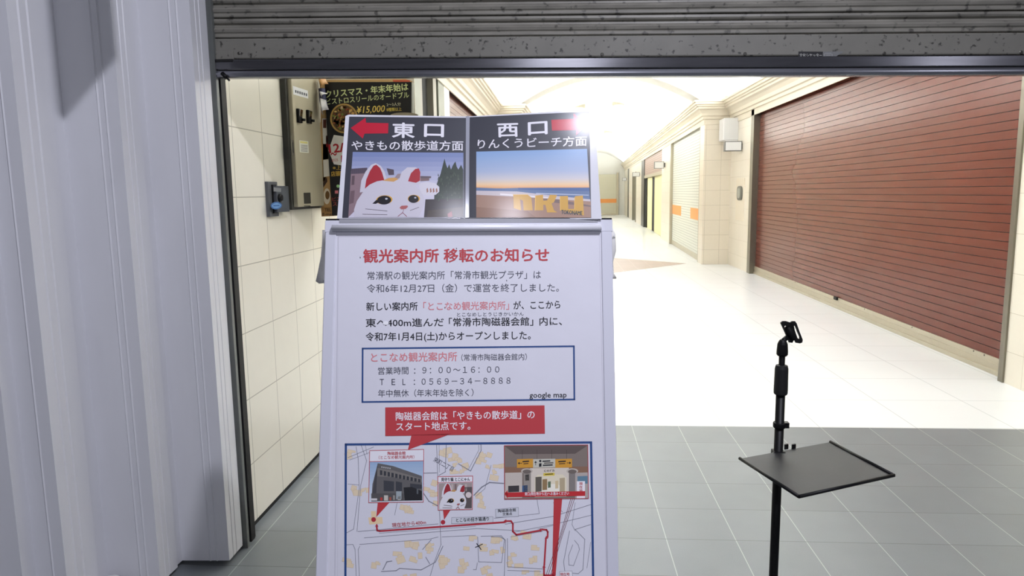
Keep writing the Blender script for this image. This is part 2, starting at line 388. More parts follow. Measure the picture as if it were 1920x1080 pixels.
# ------------------------------------------------------------------ cornices
PROF = [(0.00, 2.80), (0.015, 2.80), (0.015, 2.90), (0.045, 2.905), (0.045, 2.955), (0.075, 2.965), (0.085, 3.02), (0.125, 3.07), (0.165, 3.095), (0.165, 3.13), (0.195, 3.14), (0.195, 3.165), (0.225, 3.175), (0.225, 3.215), (0.25, 3.22), (0.25, 3.255), (0.0, 3.255)]
def secs(fn): return [fn(d, z) for d, z in PROF]
b = MB()
b.sweep([[(3.41 - d, 2.86, z) for d, z in PROF], [(3.41 - d, 14.5 - d, z) for d, z in PROF], [(2.88 - d, 14.5 - d, z) for d, z in PROF], [(WX(46) - d, 46, z) for d, z in PROF]], M_CORN)
struct(b, 'trim_3', label='stepped cream cornice along the right side')
b = MB()
b.sweep([[(-1.40 + d, 2.86, z) for d, z in PROF], [(-1.40 + d, 14.5 - d, z) for d, z in PROF], [(WL(14.5) + d, 14.5 - d, z) for d, z in PROF], [(WL(46) + d, 46, z) for d, z in PROF]], M_CORN)
struct(b, 'trim_4', label='stepped cream cornice along the left side')

# ------------------------------------------------------------------ vaulted ceiling
def arc(y, cx, half, zc, k, n=40):
    return [(cx + half * (2 * i / n - 1), y, zc - k * (half * (2 * i / n - 1)) ** 2) for i in range(n + 1)]
b = MB(); A = [arc(y, 1.0, 2.42, 4.13, 0.165) for y in (2.86, 14.5)]; b.sweep(A, M_PLASTER); b.sm = [True] * len(b.sm); struct(b, 'ceiling')
b = MB(); A = [arc(y, 0.98 + 0.04 * (y - 14.5), 1.95, 4.02, 0.215) for y in (14.4, 46)]; b.sweep(A, M_PLASTER); b.sm = [True] * len(b.sm); struct(b, 'ceiling_far')
b = MB()
b.sweep([arc(14.32, 1.0, 2.42, 4.16, 0.165), arc(14.32, 0.98, 1.90, 3.82, 0.179), arc(15.0, 1.0, 1.90, 3.82, 0.179), arc(15.0, 1.0, 1.95, 4.02, 0.215)], M_PLASTER)
struct(b, 'trim_5', label='white arched rib across the vault')
b = MB()
for yr in (24.5, 34.5):
    cx = 0.98 + 0.04 * (yr - 14.5)
    b.sweep([arc(yr, cx, 1.95, 4.03, 0.215), arc(yr, cx, 1.85, 3.84, 0.185), arc(yr + 0.8, cx + 0.03, 1.85, 3.84, 0.185), arc(yr + 0.8, cx + 0.03, 1.95, 4.03, 0.215)], M_PLASTER)
struct(b, 'trim_6', label='arched ribs farther along the vault')

# ------------------------------------------------------------------ front opening: jamb, lintel, added shadow plate
b = MB()
b.box((-1.395, 2.755, 0), (-1.350, 2.775, 3.0), M_JAMB); b.box((-1.395, 2.775, 0), (-1.372, 2.81, 3.0), M_BLACK); b.box((-1.395, 2.81, 0), (-1.358, 2.845, 3.0), M_BLACK)
b.box((-1.41, 2.845, 0), (-1.362, 2.86, 3.0), M_BLACK)
struct(b, 'trim_7', label='dark steel guide rail at the left edge of the opening')
b = MB(); b.box((3.40, 2.755, 0), (3.45, 2.845, 3.0), M_DSTEEL); struct(b, 'trim_8', label='dark steel guide rail at the right edge of the opening')
b = MB(); b.box((-3.5, 2.80, 2.60), (5.5, 2.86, 4.5), M_PLASTER); b.box((3.45, 2.76, 0), (5.5, 2.86, 2.6), M_PLASTER); b.box((-3.5, 2.82, 0), (-1.41, 2.86, 2.6), M_PLASTER); struct(b, 'wall_front')
b = MB(); b.mesh([(-1.092, 1.85, 2.235), (-0.935, 1.85, 2.39), (-0.935, 1.85, 4.3), (-1.092, 1.85, 4.3), (-1.092, 1.88, 2.235), (-0.935, 1.88, 2.39), (-0.935, 1.88, 4.3), (-1.092, 1.88, 4.3)],
                  [(0, 1, 2, 3), (7, 6, 5, 4), (0, 4, 5, 1), (1, 5, 6, 2), (2, 6, 7, 3), (3, 7, 4, 0)], M_DSTEEL); struct(b, 'shadow_plate', label='unseen slanted steel plate added to shade the hoarding')  # plate added out of view to cast the dark patch on the hoarding

# ------------------------------------------------------------------ slatted shutters inside the arcade
def slat_sheet(b, pa, pb, out, z0, z1, pitch, m, mline, groove=0.005, gh=0.006):
    """slats between plan points pa and pb; out: plan normal towards the walkway"""
    pa, pb, out = Vector(pa), Vector(pb), Vector(out).normalized()
    def row(z, d): 
        p, q = pa - out * d, pb - out * d
        return (p.x, p.y, z), (q.x, q.y, z)
    z = z0
    while z < z1 - 1e-4:
        t = min(z + pitch, z1)
        a0, a1 = row(z, 0); c0, c1 = row(t - gh, 0); d0, d1 = row(t - gh * 0.6, groove); e0, e1 = row(t, groove); f0, f1 = row(t, 0)
        b.poly([a0, a1, c1, c0], m); b.poly([c0, c1, d1, d0], mline); b.poly([d0, d1, e1, e0], mline); b.poly([e0, e1, f1, f0], mline)  # groove faces carry their shade as a darker colour
        z = t

# red shutter on the right
root = thing('roller_shutter', 'closed dark red roller shutter filling the bay of the right wall', 'shutter')
b = MB(); slat_sheet(b, (3.5, 5.55), (3.5, 12.84), (-1, 0), 0.135, 2.93, 0.0722, M_RED, M_REDLINE); b.build('slat_curtain', root)
b = MB(); b.box((3.485, 5.55, 0.035), (3.54, 12.84, 0.135), M_RAIL); b.box((3.47, 5.55, 0.0), (3.55, 12.84, 0.038), M_RAIL); b.box((3.478, 5.55, 0.085), (3.49, 12.84, 0.092), M_RAIL)
r = b.build('bottom_rail', root, 0.003)
for y in (5.9, 6.05, 7.1, 8.2, 9.1, 10.6): 
    b = MB(); b.lathe((3.487, y, 0.125), (-1, 0, 0), [(0.008, 0), (0.008, 0.003), (0.005, 0.005)], M_SCREW, 12); b.build('screw', r)
b = MB(); p = on_x(1566, 562, 3.47); b.box((3.465, p.y - 0.05, 0.105), (3.49, p.y + 0.05, 0.145), M_BLACKP); b.build('latch', root, 0.004)
for y0, y1 in ((12.82, 13.0), (5.50, 5.56)):
    b = MB(); b.box((3.395, y0, 0), (3.56, y1, 2.93), M_STEEL); b.build('guide_rail', root, 0.003)

root = thing('roller_shutter', 'red roller shutter on the left wall, glimpsed above the direction sign', 'shutter')
b = MB(); slat_sheet(b, (-1.46, 9.07), (-1.46, 13.2), (1, 0), 0.135, 2.84, 0.0722, M_RED, M_REDLINE); b.build('slat_curtain', root)
b = MB(); b.box((-1.5, 9.07, 0), (-1.445, 13.2, 0.135), M_RAIL); b.build('bottom_rail', root, 0.003)
b = MB(); b.box((-1.5, 9.07, 2.84), (-1.44, 13.2, 2.865), M_BLACK); b.build('top_seal', root)

# white shutter with orange stripe, far right
root = thing('roller_shutter', 'closed white roller shutter with a broken orange stripe beside the cream pillar', 'shutter')
nx = Vector((-1, 0.04))
def wp(y, ins=0.06): return (WX(y) + ins, y)
b = MB(); slat_sheet(b, wp(14.95), wp(20.3), nx, 0.12, 2.85, 0.062, M_WSHUT, mat('white_shutter_joint', (150, 150, 142), rough=0.5), 0.004, 0.007); cur = b.build('slat_curtain', root)
b = MB()
for y0, y1 in ((14.95, 16.64), (18.3, 20.3)):
    a, c = wp(y0, 0.0575), wp(y1, 0.0575)
    b = MB(); b.mesh([(a[0], a[1], 0.86), (c[0], c[1], 0.86), (c[0], c[1], 1.11), (a[0], a[1], 1.11)], [(0, 1, 2, 3)], M_ORANGE); b.build('orange_stripe', cur)
b = MB(); wseg(b, 14.95, 20.3, 0, 0.12, M_RAIL, 0.045, 0.05); b.build('bottom_rail', root)
for y0, y1 in ((14.9, 15.02), (20.2, 20.36)):
    b = MB(); wseg(b, y0, y1, 0, 2.86, M_RAIL, -0.01, 0.15); b.build('guide_rail', root)

# half raised shutter over the yellow doors
root = thing('roller_shutter', 'half raised pinkish brown shutter above the yellow doorway', 'shutter')
M_MAUVE = mat('mauve_shutter_paint', (168, 140, 128), rough=0.4)
b = MB(); slat_sheet(b, wp(22.7, 0.03), wp(29.9, 0.03), nx, 2.14, 2.82, 0.075, M_MAUVE, mat('mauve_joint', (120, 98, 90), rough=0.5), 0.004, 0.010); b.build('slat_curtain', root)
b = MB(); wseg(b, 22.7, 29.9, 2.03, 2.14, M_RAIL, 0.01, 0.06); b.build('bottom_rail', root)
root = thing('sliding_door', 'pale yellow double door with a black slot, under the half raised shutter', 'door')
b = MB(); wseg(b, 22.72, 26.2, 0.01, 2.03, M_YELLOW, 0.10, 0.05); b.build('door_leaf', root)
b = MB(); wseg(b, 26.2, 27.2, 0.01, 2.0, M_BLACK, 0.11, 0.05); b.build('dark_slot', root)
b = MB(); wseg(b, 27.2, 29.3, 0.01, 2.03, M_YELLOW, 0.10, 0.05); b.build('door_leaf', root)
b = MB(); wseg(b, 29.3, 29.9, 0.01, 2.03, M_BLACK, 0.06, 0.09); b.build('door_jamb', root)

# shutter closing the far end
root = thing('roller_shutter', 'cream shutter with an orange band closing the far end of the arcade', 'shutter')
b = MB(); slat_sheet(b, (1.2, 45.93), (3.62, 45.93), (0, -1), 0.1, 2.6, 0.1, mat('cream_shutter_paint', (226, 222, 198), rough=0.5), mat('cream_joint', (190, 186, 166), rough=0.5)); cur = b.build('slat_curtain', root)
b = MB(); b.mesh([(1.2, 45.925, 0.78), (3.62, 45.925, 0.78), (3.62, 45.925, 1.04), (1.2, 45.925, 1.04)], [(0, 1, 2, 3)], M_ORANGE); b.build('orange_stripe', cur)
b = MB(); b.box((1.2, 45.88, 0), (3.62, 45.95, 0.1), M_RAIL); b.build('bottom_rail', root)
b = MB(); b.box((3.62, 45.85, 0), (3.74, 46.0, 2.7), M_RAIL); b.build('guide_rail', root)

# projecting signs and wall boxes
M_SIGNF = mat('sign_frame_grey', (120, 120, 116), rough=0.4, metal=0.4)
def blade_sign(y, px0, px1, py0, py1, label, grp=None):
    a, c = on_y(px0, py0, y), on_y(px1, py1, y); wall = max(c.x, WX(y) if y > 14.5 else 3.41)
    root = thing('projecting_sign', label, 'sign')
    w = (c.x - a.x); fr = 0.03 * w + 0.006
    b = MB(); b.box((a.x, y, c.z), (c.x, y + 0.12, a.z), M_SIGNF); b.build('frame', root, 0.004)
    b = MB(); b.box((a.x + fr, y - 0.004, c.z + fr), (c.x - fr, y + 0.002, a.z - fr), M_WHITEP); b.build('blank_panel', root)
    b = MB(); b.box((c.x - 0.002, y + 0.03, c.z + 0.04), (wall + 0.02, y + 0.09, a.z - 0.04), M_SIGNF); b.build('bracket', root)
blade_sign(13.6, 1359, 1391, 265, 283, 'blank white projecting sign under the white wall box near the red shutter')
blade_sign(21.7, 1227, 1245, 303, 316, 'blank white projecting sign between white shutter and yellow doorway')
blade_sign(32.2, 1186, 1199.5, 323, 331, 'blank white projecting sign just beyond the yellow doorway')
blade_sign(43.3, 1167, 1174.5, 333, 339, 'smallest white projecting sign, farthest down the arcade')
root = thing('wall_box', 'tall white box mounted high in the corner beside the pillar', 'box')
b = MB(); b.box((3.13, 13.95, 2.45), (3.415, 14.35, 2.87), M_WHITEP); b.build('housing', root, 0.015)
b = MB(); b.box((3.17, 13.942, 2.40), (3.40, 13.96, 2.45), M_WHITEP); b.build('lower_lip', root, 0.004)
root = thing('wall_handset', 'grey oval handset panel on the cream wall beside the red shutter', 'panel')
b = MB(); b.box((3.402, 13.36, 0.92), (3.412, 13.98, 1.72), mat('flush_panel_paint', (236, 226, 206), rough=0.35)); b.build('flush_panel', root, 0.003)
def oval(b, cy, cz, ry, rz, x0, x1, m, n=32, sq=3.2):
    vs = []
    for x in (x0, x1):
        for i in range(n):
            t = 2 * math.pi * i / n; c, s = math.cos(t), math.sin(t)
            vs.append((x, cy + ry * math.copysign(abs(c) ** (2 / sq), c), cz + rz * math.copysign(abs(s) ** (2 / sq), s)))
    b.mesh(vs, [(i, (i + 1) % n, n + (i + 1) % n, n + i) for i in range(n)], m); b.poly(vs[n:], m); b.poly(list(reversed(vs[:n])), m)
b = MB(); oval(b, 13.64, 1.44, 0.17, 0.135, 3.402, 3.375, mat('handset_grey', (104, 106, 98), rough=0.4)); b.build('oval_bezel', root, 0.004)
b = MB(); oval(b, 13.64, 1.44, 0.11, 0.095, 3.376, 3.368, mat('handset_light', (150, 152, 142), rough=0.3)); b.build('grip', root, 0.003)

# recessed ceiling lights of the arcade (their light is listed at the top)
M_GLOW = mat('lamp_glass', (255, 252, 240), rough=0.3, emit=(255, 250, 236), estr=2.0)
spots = [(0.55, 20.5), (1.65, 20.5), (0.7, 25), (1.8, 25), (0.9, 30), (2.0, 30), (1.1, 35.5), (2.2, 35.5)]
for i, (x, y) in enumerate(spots):
    cx = 0.98 + 0.04 * (y - 14.5); z = 4.02 - 0.215 * (x - cx) ** 2
    side = 'left' if x < cx else 'right'
    root = thing('downlight', '%s recessed round light of the %s pair along the far vault' % (side, ('first', 'second', 'third', 'fourth')[i // 2]), 'ceiling light', group='recessed lights in the vault')
    b = MB(); b.lathe((x, y, z - 0.06), (0, 0, 1), [(0.16, 0), (0.17, 0.01), (0.17, 0.1)], mat('lamp_ring', (196, 190, 170), rough=0.4)); b.build('ring', root)
    b = MB(); b.lathe((x, y, z - 0.065), (0, 0, 1), [(0.12, 0), (0.12, 0.004)], M_GLOW); b.build('lens', root)

# ------------------------------------------------------------------ the big shutter hanging over the opening
SX0, SX1, TILT = -1.36, 3.42, -0.0205
def sz(x, z): return z + TILT * (x + 1.33)
root = thing('roller_shutter', 'dirty grey roller shutter raised across the top of the opening', 'shutter')
def xband(b, prof, m, x0=SX0, x1=SX1):
    b.sweep([[(x, y, sz(x, z)) for y, z in prof] for x in (x1, x0)], m)
b = MB(); zt = 2.1215; P = 0.0762
for k in range(8):
    z = zt + k * P
    prof = [(2.80, z), (2.776, z + 0.001), (2.773, z + 0.004), (2.773, z + 0.012), (2.776, z + 0.0165), (2.771, z + 0.021), (2.768, z + 0.030), (2.772, z + 0.037), (2.785, z + 0.043), (2.786, z + 0.050), (2.776, z + 0.056), (2.772, z + 0.062), (2.773, z + 0.070), (2.779, z + 0.0735), (2.80, z + P)]
    xband(b, prof, M_SLAT)
b.build('slat_curtain', root)
b = MB(); xband(b, [(2.80, 2.040), (2.772, 2.042), (2.770, 2.046), (2.770, 2.113), (2.772, 2.118), (2.80, 2.1195)], M_SLAB); slab = b.build('bottom_slat', root)
b = MB(); xband(b, [(2.80, 1.997), (2.762, 1.998), (2.760, 2.001), (2.760, 2.034), (2.762, 2.037), (2.80, 2.0385)], M_BAR); bar = b.build('bottom_bar', root)
b = MB(); xband(b, [(2.80, 1.968), (2.766, 1.968), (2.760, 1.971), (2.757, 1.979), (2.757, 1.985), (2.760, 1.992), (2.766, 1.996), (2.80, 1.9965)], M_BAR2); lip = b.build('rounded_lip', root)
for px, py in ((430, 100), (448, 100), (600, 102), (857, 102), (1129, 102), (1397, 101), (1658, 100), (1915, 98)):
    p = on_y(px, py, 2.77); b = MB(); b.lathe((p.x, 2.771, p.z), (0, -1, 0), [(0.0065, 0), (0.0065, 0.0012), (0.004, 0.0026)], M_SCREW, 14); b.lathe((p.x, 2.7684, p.z), (0, -1, 0), [(0.002, 0), (0.0018, 0.0003)], M_BLACK, 8); b.build('screw', slab)
b = MB(); p = on_y(424, 101, 2.77); b.box((-1.35, 2.766, p.z - 0.022), (p.x + 0.03, 2.771, p.z + 0.012), M_SLAB); b.box((-1.35, 2.756, p.z - 0.032), (p.x + 0.03, 2.771, p.z - 0.022), M_BLACK); b.build('corner_bracket', slab, 0.001)
b = MB(); p = on_y(424, 143, 2.76); b.tube((p.x - 0.014, 2.757, p.z + 0.012), (p.x + 0.004, 2.755, p.z - 0.008), 0.008, M_BLACKP); b.tube((p.x + 0.002, 2.755, p.z - 0.004), (p.x + 0.016, 2.752, p.z - 0.018), 0.004, M_BLACKP); b.build('latch_hook', root)
pr = Print(plane_surface((0, 2.7695, 2.1), (0, -1, 0)), (0, -1, 0), pfx='sticker')
pr.fill([(1497, 96.5), (1543, 96.8), (1542.5, 109.4), (1497, 109.2)], (26, 26, 28)); pr.text('文化シヤッター', 1499, 106.6, 1541, 106.6, 7.6, (196, 196, 190))
pr.fill([(1543, 96.8), (1581, 96.2), (1581, 98), (1562, 109), (1542.5, 109.4)], (116, 117, 116)); pr.line([(1546, 100), (1560, 100), (1560, 107), (1546, 107)], 1.2, (150, 151, 150), 2, True); pr.line([(1549, 103.5), (1557, 103.5)], 1.2, (150, 151, 150), 2)
s = pr.build('maker_label', slab); s['label'] = 'black maker label with white lettering and a worn silver end'

# ------------------------------------------------------------------ white corrugated hoarding on the left
def hoard(name, label, plan, z0=0.025, z1=3.05):
    b = MB()
    b.sweep([[(x, y, z) for x, y in plan] for z in (z0, z1)], M_HOARD)
    back = [(x - 0.03, y + 0.03) for x, y in plan]
    o = b.build(name)
    md = o.modifiers.new('thick', 'SOLIDIFY'); md.thickness = 0.003; md.offset = 0
    tag(o, label, 'hoarding panel', 'white hoarding panels')
    return o
def lerp(a, c, t): return (a[0] + (c[0] - a[0]) * t, a[1] + (c[1] - a[1]) * t)
def step(a, c, ribs, h=0.0035, w=0.05, nrm=(1, 0)):
    """a side face from a to c with narrow pressed grooves"""
    out = [a]
    for t in ribs:
        p = lerp(a, c, t - w / 2); q = lerp(a, c, t); s = lerp(a, c, t + w / 2)
        out += [p, (q[0] - nrm[0] * h, q[1] - nrm[1] * h), s]
    return out + [c]
def face(a, c, beads):
    out = [a]
    for t in beads:
        p = lerp(a, c, t - 0.018); q = lerp(a, c, t); s = lerp(a, c, t + 0.018)
        out += [p, (q[0], q[1] - 0.004), s]
    return out + [c]
q0, q1, q2, q3, q4, q5, q6, q7, q8 = (-1.372, 2.785), (-1.360, 2.608), (-1.556, 2.600), (-1.548, 2.428), (-1.750, 2.420), (-1.742, 2.195), (-1.850, 2.190), (-1.846, 2.125), (-2.05, 2.118)
def stepped(a, c):
    """flange, shallow set-back, then the proud rib with two grooves"""
    m1, m2 = lerp(a, c, 0.24), lerp(a, c, 0.30)
    return [a, (m1[0] - 0.004, m1[1])] + step((m2[0] + 0.006, m2[1]), c, (0.45, 0.70), 0.004, 0.07)
hoard('hoarding_panel', 'white hoarding panel next to the dark guide rail of the opening', stepped(q0, q1) + face(q1, q2, (0.25, 0.39))[1:])
hoard('hoarding_panel', 'middle white hoarding panel, crossed high up by a dark shadow', stepped(q2, q3) + face(q3, q4, (0.23, 0.36))[1:])
q9 = (-2.045, 1.93); q10 = (-2.25, 1.925); q11 = (-2.245, 1.74); q12 = (-2.5, 1.735)
hoard('hoarding_panel', 'white hoarding panel at the left edge of the photo, nearest the viewer', stepped(q4, q5) + face(q5, q6, (0.4,))[1:] + [q7, q8, q9, q10, q11, q12])
b = MB(); b.lathe((-1.69, 2.335, 0), (0, 0, 1), [(0.055, 0), (0.06, 0.03), (0.057, 0.06), (0.042, 0.086), (0.014, 0.098)], mat('white_weight_plastic', (238, 238, 238), rough=0.5), 28)
tag(b.build('white_weight'), 'small white rounded weight at the foot of the middle hoarding panel', 'weight')

# ------------------------------------------------------------------ fittings on the left wall
M_CAB = mat('cabinet_paint', (180, 172, 148), rough=0.42, spec=0.2, noise=0.02, nscale=3)
M_CABD = mat('cabinet_edge', (40, 40, 36), rough=0.5)
XF = -1.350
root = thing('electrical_cabinet', 'beige metal control cabinet on the cream tiled left wall', 'cabinet')
b = MB(); b.box((-1.402, 3.525, 1.432), (-1.372, 4.06, 2.42), M_CABD); b.build('back_box', root)
b = MB(); b.box((-1.374, 3.555, 1.445), (XF, 4.055, 2.41), M_CAB); door = b.build('door', root, 0.004)
WN = (1, 0, 0)
def wall_print(x): return Print(plane_surface((x, 0, 0), (1, 0, 0)), WN, pfx='sticker')
pr = wall_print(XF); pr.fill([(549, 161), (577, 170), (578, 185), (550, 177)], (226, 226, 226))
for k in range(6): pr.fill([(553 + k * 4, 168.5 + k * 1.25), (555.6 + k * 4, 169.3 + k * 1.25), (555.8 + k * 4, 174.3 + k * 1.25), (553.2 + k * 4, 173.5 + k * 1.25)], (70, 72, 80), 2)
s = pr.build('name_plate', door); s['label'] = 'white name plate at the top of the door'
pr = wall_print(XF); pr.fill([(561, 263), (578, 265), (579, 287), (562, 285.5)], (228, 228, 216)); pr.fill([(562.5, 264.5), (576.5, 266.2), (576.6, 269.5), (562.6, 268)], (226, 216, 130), 2)
for k in range(5): pr.fill([(564, 271.5 + k * 2.7), (576.5, 272.7 + k * 2.7), (576.5, 273.8 + k * 2.7), (564, 272.6 + k * 2.7)], (120, 120, 120), 2)
s = pr.build('caution_sticker', door); s['label'] = 'small white sticker with a yellow heading'
pr = wall_print(XF); pr.fill([(569, 361.5), (582, 361), (583, 381.5), (570, 382)], (62, 60, 52)); pr.fill([(570, 385.5), (582, 385.3), (582, 387), (570, 387.2)], (60, 58, 52))
pr.build('vent_mark', door)
for px, py in ((559, 217), (577, 219)):
    p = on_x(px, py, XF); b = MB(); b.box((XF, p.y - 0.026, p.z - 0.036), (XF + 0.014, p.y + 0.026, p.z + 0.034), M_BLACKP); h = b.build('lever_handle', door, 0.003)
    b = MB(); b.obox((XF + 0.012, p.y - 0.02, p.z - 0.006), (0.004, 0, 0), (0, 0.036, 0), (0.006, 0, 0.036), mat('chrome', (205, 205, 205), rough=0.15, metal=1.0)); f = b.build('flip_plate', h, 0.001); f['label'] = 'bright metal flip plate'
    b = MB(); b.tube((XF + 0.012, p.y + 0.012, p.z - 0.018), (XF + 0.03, p.y + 0.02, p.z - 0.02), 0.007, M_BLACKP, n=14); b.build('knob', h)
p = on_x(548, 277, XF); b = MB(); b.box((XF, p.y - 0.016, p.z - 0.038), (XF + 0.004, p.y + 0.016, p.z + 0.038), M_STEEL); k = b.build('key_plate', door, 0.002)
b = MB(); b.box((XF + 0.004, p.y - 0.006, p.z - 0.026), (XF + 0.0046, p.y + 0.006, p.z + 0.026), M_CABD); b.build('slot', k)

root = thing('key_switch_box', 'grey key switch box with blue oval badge left of the beige cabinet', 'switch')
b = MB(); b.box((-1.402, 3.275, 1.405), (-1.384, 3.385, 1.572), mat('switch_grey', (88, 90, 92), rough=0.5, spec=0.3)); b.build('back_plate', root, 0.002)
b = MB(); b.box((-1.386, 3.315, 1.425), (-1.362, 3.47, 1.552), mat('switch_cover', (74, 77, 82), rough=0.6, spec=0.15)); cv = b.build('cover', root, 0.003)
b = MB(); b.box((-1.39, 3.31, 1.42), (-1.376, 3.352, 1.558), M_BLACKP); b.build('hinge_gap', root, 0.002)
p = on_x(524, 371, -1.362); b = MB(); b.lathe((-1.362, p.y, p.z), (1, 0, 0), [(0.021, 0), (0.021, 0.008), (0.014, 0.014)], M_BLACKP, 20); b.build('key_barrel', cv)
pr = wall_print(-1.362); pr.disc(518, 385.5, 10.5, 7, (54, 100, 156), 1, 28, -0.08); pr.disc(518, 385.5, 8, 4.4, (120, 160, 200), 2, 24, -0.08); pr.fill([(512, 384), (524, 383.5), (524, 387), (512, 387.4)], (54, 100, 156), 3); pr.fill([(513, 351), (527, 353), (527, 360), (513, 359)], (120, 122, 124), 1)
s = pr.build('badge', cv); s['label'] = 'blue oval badge'

# ------------------------------------------------------------------ poster stand beside the left wall
YP = 3.95
root = thing('poster_stand', 'slim stand carrying the black food poster beside the left wall', 'stand')
b = MB(); b.box((-1.345, YP + 0.012, 1.40), (-0.806, YP + 0.022, 2.16), mat('board_back', (214, 206, 190), rough=0.6)); b.build('board', root, 0.002)
b = MB(); b.tube((-1.07, YP + 0.035, 0.02), (-1.07, YP + 0.035, 2.12), 0.013, M_STEEL); b.build('pole', root)
b = MB(); b.lathe((-1.07, YP + 0.035, 0), (0, 0, 1), [(0.17, 0), (0.17, 0.012), (0.05, 0.022), (0.02, 0.04)], M_DSTEEL, 32); b.build('base', root)
NP = (0, -1, 0)
def face_print(y, pfx='poster'): return Print(plane_surface((0, y, 0), (0, 1, 0)), NP, 0.0004, pfx=pfx)
pr = face_print(YP + 0.008)
pr.fill([(600, 150), (760, 148), (773, 152), (776, 230), (776, 380), (640, 404), (604, 406)], (196, 160, 108), 0)
pr.fill([(598.5, 228), (612, 236), (616, 300), (609, 345), (601, 372)], (206, 172, 120), 1)
pr.fill([(605, 222), (614, 220), (622, 402), (606, 402)], (188, 146, 92), 1)
pr.fill([(604, 222), (613, 222), (614, 270), (606, 270)], (240, 236, 228), 2); pr.fill([(606, 224), (612, 224), (612, 240), (606, 240)], (90, 44, 34), 3)
pr.fill([(611, 255), (617, 254), (618, 276), (612, 276)], (178, 40, 42), 2)
pr.fill([(606, 300), (618, 298), (619, 330), (607, 332)], (232, 224, 208), 2); pr.disc(613, 368, 6.5, 15, (226, 214, 190), 2); pr.disc(614, 366, 4, 8, (120, 84, 40), 3); pr.fill([(604, 345), (613, 332), (614, 340), (605, 354)], (60, 40, 26), 3)
pr.fill([(602, 388), (626, 388), (627, 405), (603, 406)], (170, 126, 70), 2)
pr.text('TEL', 609, 396.5, 621, 396.3, 8.5, (40, 30, 24), 3, 0.02); pr.text('E-mail', 605, 404, 625, 403.6, 6.6, (40, 30, 24), 3, 0.02)
pr.fill([(736, 149.5), (768, 150), (770, 156), (738, 155)], (196, 90, 60), 1); pr.fill([(771, 154), (777, 156), (777.5, 300), (771, 300)], (240, 238, 226), 1)
o = tag(pr.build('poster'), 'brown cafe poster, mostly hidden behind the black food poster', 'poster')
pr = face_print(YP); INK = (20, 19, 20)
pr.fill([(608.6, 154), (771.8, 153.5), (771, 300), (770.4, 404), (623, 404), (616, 300)], INK, 0)
G = (206, 214, 150)
pr.text('クリスマス・年末年始は', 610.8, 182.8, 765.6, 168.2, 15.5, G, 1, 0.028)
pr.text('ビストロスリールのオードブル', 612.2, 195.6, 767.2, 182.4, 12.6, G, 1, 0.014)
pr.text('¥15,000', 668, 212.5, 721, 209.5, 18, (226, 196, 96), 1, 0.01, up=(0.12, -1)); pr.text('2～3人分', 725, 199, 751.5, 197.5, 7.2, (214, 206, 170), 1); pr.text('8種類以上', 725, 208.5, 753, 207.2, 7.4, (206, 180, 80), 1, 0.012)
pr.disc(645, 222, 26, 28, (176, 140, 74), 1, 36); pr.disc(645, 222, 23, 25, (92, 66, 38), 2, 36)
rr = random.Random(3)
for k in range(110):
    a, r = rr.uniform(0, 6.28), rr.uniform(0, 1) ** .5
    pr.disc(645 + 20 * r * math.cos(a), 222 + 22 * r * math.sin(a), rr.uniform(1.2, 3.4), rr.uniform(1.2, 3.2), rr.choice([(196, 150, 80), (150, 60, 40), (110, 120, 50), (226, 200, 150), (60, 40, 28), (168, 96, 60), (216, 186, 110)]), 3, 9)
pr.disc(758, 216, 26, 5, (150, 140, 116), 1)
pr.fill([(626, 253), (646, 256), (660, 278), (652, 312), (626, 308), (616, 282)], (226, 222, 216), 1)
pr.text('12/', 618, 287, 645, 284, 23, (176, 32, 44), 2, 0.035); pr.text('～', 621, 297, 632, 296, 20, (176, 32, 44), 2, 0.03); pr.text('2025', 622, 303, 634, 302, 7, (176, 32, 44), 2); pr.text('1', 640, 304, 645, 304, 18, (176, 32, 44), 2, 0.03)
pr.text('※上記', 624, 318, 650, 317, 9, (198, 160, 72), 1, 0.015); pr.text('店頭販売', 621, 330, 655, 328.5, 10.5, (206, 166, 66), 1, 0.02)
pr.disc(634, 349, 3.2, 3, (170, 220, 150), 1, 12); pr.fill([(628, 357), (634, 357), (634, 363), (628, 363)], (214, 120, 130), 1)
pr.text('ビス', 623, 377, 640, 376, 8.5, (176, 66, 58), 1); pr.text('スリ', 624, 386, 641, 385, 8.5, (176, 66, 58), 1)
tag(pr.build('poster'), 'black holiday food poster with pale green headline above the direction sign', 'poster')
# curled flyer hanging over the top left corner of the stand
b = MB(); MF = [mat('flyer_white', (222, 220, 222), rough=0.5), mat('flyer_navy', (60, 62, 100), rough=0.5), mat('flyer_tan', (186, 138, 84), rough=0.5)]
def curl(px0, px1, py0, py1, y, m, dx=0.0, bow=0.03, n=8):
    A = []
    for i in range(n + 1):
        t = i / n; a = on_y(px0 + (px1 - px0) * t, py0 + dx * t, y); c = on_y(px0 + 6 + (px1 - px0) * t, py1 - 10 * t, y)
        k = bow * math.sin(t * 3.0); A.append([a + Vector((0, -k, 0)), (a + c) / 2 + Vector((0, -k * 1.5 - 0.01, 0)), c + Vector((0, -k * 2, 0))])
    b.sweep(A, m)
curl(597, 611, 148, 168, 3.93, MF[2]); curl(597, 610, 166, 212, 3.925, MF[1], 0, 0.02); curl(599, 610, 172, 186, 3.905, MF[0], 2, 0.03); curl(600, 612, 184, 216, 3.90, MF[0], 4, 0.035)
b.sm = [True] * len(b.sm)
o = b.build('flyer'); md = o.modifiers.new('thick', 'SOLIDIFY'); md.thickness = 0.0006
tag(o, 'curled white and navy flyer hooked on the corner beside the beige cabinet', 'flyer')

